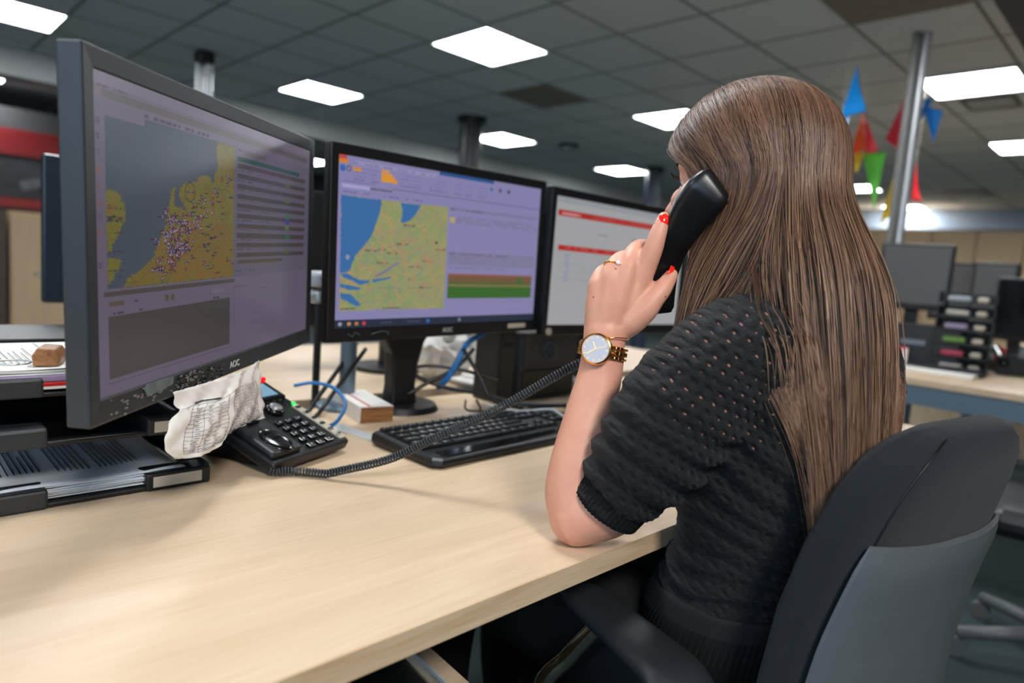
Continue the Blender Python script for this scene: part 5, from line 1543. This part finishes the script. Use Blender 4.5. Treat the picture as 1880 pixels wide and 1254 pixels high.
# ------------------------------------------------------------------ right background
def back_desk(x0, x1, y0, y1, label):
    cx, cy = (x0 + x1) / 2, (y0 + y1) / 2
    t = thing('office_desk', label, 'desk', (cx, cy, 0), 'desks in the right background')
    MB().box((0, 0, DZ - .0125), (x1 - x0, y1 - y0, .025)).build('tabletop', M['maple'], t)
    MB().box((0, (y0 - cy) + .03, DZ - .065), (x1 - x0 - .1, .04, .08)).build('front_rail', M['blue_steel'], t)
    MB().box((0, (y1 - cy) - .06, DZ - .065), (x1 - x0 - .1, .04, .08)).build('rear_rail', M['blue_steel'], t)
    for sx in (-1, 1):
        for sy in (-1, 1):
            MB().rbox((sx * ((x1 - x0) / 2 - .08), sy * ((y1 - y0) / 2 - .08), .35), (.05, .05, .70), .006).build('leg', M['blue_steel'], t)
    return t
back_desk(-1.10, 1.0, 3.02, 3.92, 'nearer pale desk right of her hair with grey blue legs')
back_desk(-1.10, 1.0, 3.94, 5.6, 'second pale desk directly behind the nearer one on the right')
back_desk(-3.4, -1.6, 6.2, 7.0, 'far pale desk glimpsed between her hair and the chair')
back_desk(-1.0, 1.2, 6.2, 7.8, 'far pale desk near the right edge of the photo')


def small_monitor(pos, rz, w, h, zc, label, col='grey_plastic', front=True):
    t = thing('computer_monitor', label, 'monitor', frame((pos[0], pos[1], DZ), rz), 'monitors in the right background')
    z = zc - DZ
    MB().rbox((0, 0, z), (w, .035, h), .006).build('bezel', M['black_plastic'], t)
    MB().box((0, -.0185, z + .008), (w - .03, .002, h - .045)).build('screen', M[col], t)
    MB().rbox((0, .035, z * .5 + .02), (.06, .03, z), .006).build('stand_neck', M['black_plastic'], t)
    MB().cyl((0, .03, 0), (0, .03, .014), .11, n=32).build('stand_base', M['black_plastic'], t)
    return t
M['idle_screen'] = mat('idle_screen', (.13, .13, .135), .3, emit=(.27, .27, .27), estr=1.0, noise=.2, nscale=6)
M['idle_blue'] = mat('idle_blue', (.14, .20, .26), .3, noise=.2, nscale=6)
p_ = at(1680, 500, 3.32); small_monitor((p_.x, p_.y), -.75 + .80, .32, .325, 1.165, 'grey dim monitor facing us on the nearest right desk', 'idle_screen')
p_ = at(1612, 512, 3.62); small_monitor((p_.x, p_.y), -.75 - .95, .46, .32, 1.11, 'blue grey monitor seen edge on right beside her hair', 'idle_blue')
p_ = at(1788, 530, 4.15); small_monitor((p_.x, p_.y), -.75 + 1.2, .46, .36, 1.12, 'black monitor right of the dim grey one, behind the stacked trays', 'idle_screen')
p_ = at(1822, 545, 3.9); small_monitor((p_.x, p_.y), -.75 - .2 + .95, .22, .40, 1.10, 'narrow upright dark monitor near the right edge', 'idle_screen')
p_ = at(1868, 550, 3.6); small_monitor((p_.x, p_.y), -.75 + .5, .20, .34, 1.04, 'black monitor cut by the right edge of the photo', 'black_gloss')
p_ = at(1805, 490, 4.5); small_monitor((p_.x, p_.y), -.75 + .75, .26, .12, 1.26, 'small black display on top of the monitors at the right', 'black_gloss')


def on_back(px, d, z=DZ): p = at(px, 660, d); return (p.x, p.y, z)
bx = thing('speaker_box', 'black box with a pale label under the dim grey monitor', 'box', frame(on_back(1680, 3.20), .25))
MB().rbox((0, 0, .10), (.34, .12, .20), .008).build('body', M['black_plastic'], bx)
MB().box((-.02, -.062, .115), (.10, .003, .022)).build('label', mat('pale_label', (.45, .50, .55), .5), bx)


def phone_small(px, d, rz, label):
    t = thing('desk_telephone', label, 'telephone', frame(on_back(px, d), rz), 'telephones in the right background')
    g = MB(); g.prism([(-.09, 0), (.09, 0), (.09, .02), (-.09, .085)], -.085, .085, Matrix.Rotation(PI / 2, 4, 'Z')); g.build('base', M['black_plastic'], t, bevel=.004)
    g = MB(); g.tube(catmull([V((-.062, -.09, .055)), V((-.062, -.03, .075)), V((-.062, .05, .10)), V((-.062, .09, .105))], 4), interp([.022, .015, .015, .022], 4), 12, round_ends=True); g.build('handset', M['black_gloss'], t, smooth=True)
    MB().box((.03, .05, .085), (.07, .04, .003)).build('display', mat('lcd_small', (.35, .42, .45), .3) if 'lcd_small' not in bpy.data.materials else bpy.data.materials['lcd_small'], t)
phone_small(1782, 3.45, -.3, 'black telephone right of the stacked trays on the near right desk')
phone_small(1862, 3.15, .4, 'black telephone at the right edge of the near right desk')
kb2 = thing('computer_keyboard', 'dark keyboard on the nearest right desk below the dim monitor', 'keyboard', frame(on_back(1712, 3.02), .1))
MB().rbox((0, 0, .011), (.40, .15, .022), .006).build('case', M['black_plastic'], kb2)
for r in range(5):
    MB().box((0, -.052 + r * .026, .0245), (.37, .019, .006)).build('key_row', M['dark_plastic'], kb2)
tp = thing('paper_strip', 'white folded poster strip along the front of the nearest right desk', 'paper', frame(on_back(1705, 2.93), .02))
MB().rbox((0, -.01, .008), (.36, .10, .015), .003).build('strip', M['white_paper'], tp)
rb = thing('tissue_box', 'red and white patterned box beside her hair on the right desk', 'box', frame(on_back(1640, 3.10), .2))
MB().rbox((0, 0, .045), (.11, .09, .09), .003).build('carton', mat('red_carton', (.80, .22, .25), .5, noise=.3, nscale=50), rb)
MB().box((.045, -.046, .045), (.02, .002, .088)).build('white_edge', M['white_paper'], rb)
pb = thing('tissue_box', 'pink and blue small box on the desk behind the red one', 'box', frame(on_back(1627, 3.35), .2))
MB().rbox((0, 0, .03), (.09, .07, .06), .003).build('blue_part', mat('aqua', (.25, .55, .65), .5), pb)
MB().rbox((0, 0, .085), (.09, .07, .05), .003).build('pink_part', mat('pink', (.80, .22, .42), .5), pb)
# stack of small trays with coloured contents
for k in range(6):
    t = thing('desk_organiser', '%s level of the dark organiser tower between the right monitors' % ('lowest', 'second lowest', 'third lowest', 'third highest', 'second highest', 'topmost')[k], 'organiser', frame((on_back(1762, 3.12)[0], on_back(1762, 3.12)[1], DZ + k * .062), .15), 'organiser tower')
    MB().rbox((0, 0, .004), (.22, .20, .008), .002).build('shelf', M['black_plastic'], t)
    MB().box((0, .095, .028), (.22, .008, .045)).build('back_wall', M['black_plastic'], t)
    for sx in (-1, 1): MB().box((sx * .107, 0, .028), (.006, .20, .045)).build('side_wall', M['black_plastic'], t)
    cc = ((.75, .73, .70), (.70, .25, .35), (.40, .55, .25), (.60, .55, .66), (.72, .70, .66), (.6, .62, .64))[k]
    MB().rbox((-.03, -.06, .022), (.09, .07, .026), .008).build('contents', mat('contents', cc, .6), t)
    MB().rbox((.06, -.07, .022), (.045, .05, .026), .01).build('contents', M['cream'], t)
for k, (px, d, c_, lab) in enumerate(((1808, 3.5, (.62, .66, .70), 'pale cup between the telephone and red cup on the right'), (1828, 3.5, (.72, .20, .26), 'red cup right of the pale cup on the right desk'), (1872, 3.75, (.66, .70, .72), 'pale cup at the far right edge'))):
    t = thing('drinking_cup', lab, 'cup', on_back(px, d), 'cups on the right desks')
    MB().lathe([(.030, 0), (.040, .10), (.036, .10), (.027, .006)], 24).build('cup_body', mat('cup', c_, .4), t, smooth=True, sharp=50)
# white gadget beside the blue monitor
t = thing('desk_lamp', 'pale rounded gadget between her hair and the blue grey monitor', 'gadget', on_back(1598, 4.05))
MB().ellipsoid((0, 0, .42), (.05, .05, .07), n=20, m=14).build('head', M['light_plastic'], t, smooth=True)
MB().cyl((0, 0, .0), (0, 0, .38), .012, n=12).build('stem', M['grey_plastic'], t)
MB().cyl((0, 0, .0), (0, 0, .02), .07, n=24).build('foot', M['grey_plastic'], t)
# empty chair standing behind on the right
oc = thing('office_chair', 'empty office chair behind the grey shell, only its base and armrest visible', 'chair', frame((-.13, 2.52, 0), -1.45))
MB().rbox((0, 0, .45), (.46, .46, .08), .03).build('seat', M['black_plastic'], oc)
MB().rbox((0, .24, .72), (.42, .07, .42), .03).build('backrest', M['black_plastic'], oc)
MB().cyl((0, 0, .1), (0, 0, .42), .028, n=20).build('gas_column', M['black_plastic'], oc)
for s_ in (-1, 1):
    MB().rbox((s_ * .26, .02, .66), (.06, .24, .03), .01).build('armrest', M['beige_panel'], oc)
    MB().rbox((s_ * .26, .02, .54), (.03, .05, .22), .008).build('arm_post', M['black_plastic'], oc)
for k in range(5):
    a = 2 * PI * k / 5 + .2; MB().tube([V((0, 0, .11)), V((math.cos(a) * .3, math.sin(a) * .3, .075))], [.026, .018], 10).build('base_leg', M['grey_plastic'], oc, smooth=True)
    MB().cyl((math.cos(a) * .3 - .01, math.sin(a) * .3, .03), (math.cos(a) * .3 + .01, math.sin(a) * .3, .03), .03, n=18).build('castor', M['grey_plastic'], oc)

lc = thing('low_cabinet', 'low pale wooden cabinet on the floor beyond the nearest right desk', 'cabinet', (-1.15, 5.95, 0))
MB().rbox((0, 0, .17), (1.3, .42, .34), .004).build('body', M['maple'], lc)
for k in (-1, 1): MB().rbox((k * .32, -.215, .17), (.62, .012, .31), .003).build('door', M['maple'], lc)

# ------------------------------------------------------------------ pennants
def pennant(name_col, pts, d0, d1, label, string=None, bow=.05):
    """cloth triangle with two top corners and a point, curled"""
    a, b, c_ = pts; A, B, Cc = at(*a, d0), at(*b, d1), at(*c_, (d0 + d1) / 2)
    t = thing('pennant', label, 'pennant', (A + B) / 2, 'pennants on the right')
    N = 10; vs = []; fs = []; nrm = (B - A).cross(Cc - A).normalized()
    for j in range(N + 1):
        for i in range(N + 1):
            u_ = i / N; v_ = j / N
            vs.append(A.lerp(B, u_).lerp(Cc, v_) + nrm * bow * math.sin(PI * u_) * (1 - v_ * .3) * math.cos(v_ * 2))
    for j in range(N):
        for i in range(N): fs.append((j * (N + 1) + i, j * (N + 1) + i + 1, (j + 1) * (N + 1) + i + 1, (j + 1) * (N + 1) + i))
    o = MB().add(vs, fs).build('cloth', M[name_col], t, world=True, smooth=True)
    s_ = o.modifiers.new('thickness', 'SOLIDIFY'); s_.thickness = .002
    MB().cyl(A - V((0, 0, .01)), V((A.x, A.y, CZ)), .0012, n=5).build('thread', M['cream'], t, world=True)
    return t
for n_, c_ in (('flag_blue', (.05, .50, .80)), ('flag_sky', (.12, .56, .92)), ('flag_orange', (.86, .30, .12)), ('flag_green', (.35, .78, .20)), ('flag_red', (.76, .06, .16)), ('flag_crimson', (.76, .05, .10)), ('flag_yellow', (.88, .74, .14)), ('flag_white', (.62, .72, .90))):
    M[n_] = mat(n_, c_, .45)
pennant('flag_blue', ((1574, 120), (1592, 204), (1543, 216)), 3.9, 3.9, 'large blue pennant nearest the ceiling, left of the pole', bow=.02)
pennant('flag_white', ((1546, 207), (1562, 205), (1552, 240)), 3.92, 3.9, 'pale blue pennant tip under the large blue pennant', bow=.01)
pennant('flag_orange', ((1584, 205), (1591, 272), (1560, 286)), 4.2, 4.2, 'orange pennant left half under the blue one', bow=.01)
pennant('flag_crimson', ((1586, 205), (1613, 277), (1590, 284)), 4.25, 4.2, 'red orange pennant right half above the green one', bow=.01)
pennant('flag_yellow', ((1565, 282), (1588, 276), (1572, 320)), 4.3, 4.3, 'small yellow pennant tip below the orange pennant', bow=.01)
pennant('flag_green', ((1584, 282), (1627, 278), (1605, 384)), 4.5, 4.4, 'bright green pennant hanging point down', bow=.03)
pennant('flag_red', ((1668, 162), (1655, 280), (1626, 256)), 4.3, 4.3, 'crimson pennant left of the pole', bow=.02)
pennant('flag_sky', ((1689, 176), (1731, 204), (1714, 262)), 4.1, 4.1, 'sky blue pennant curling right of the pole', bow=.04)
pennant('flag_blue', ((1690, 180), (1715, 180), (1690, 220)), 4.12, 4.12, 'darker blue fold beside the sky blue pennant', bow=.02)
pennant('flag_crimson', ((1682, 300), (1692, 372), (1673, 366)), 4.9, 4.9, 'dark red pennant hanging below right of the pole', bow=.02)
pennant('flag_yellow', ((1640, 328), (1650, 388), (1615, 410)), 4.2, 4.2, 'yellow pennant at the foot of the pole', bow=.02)
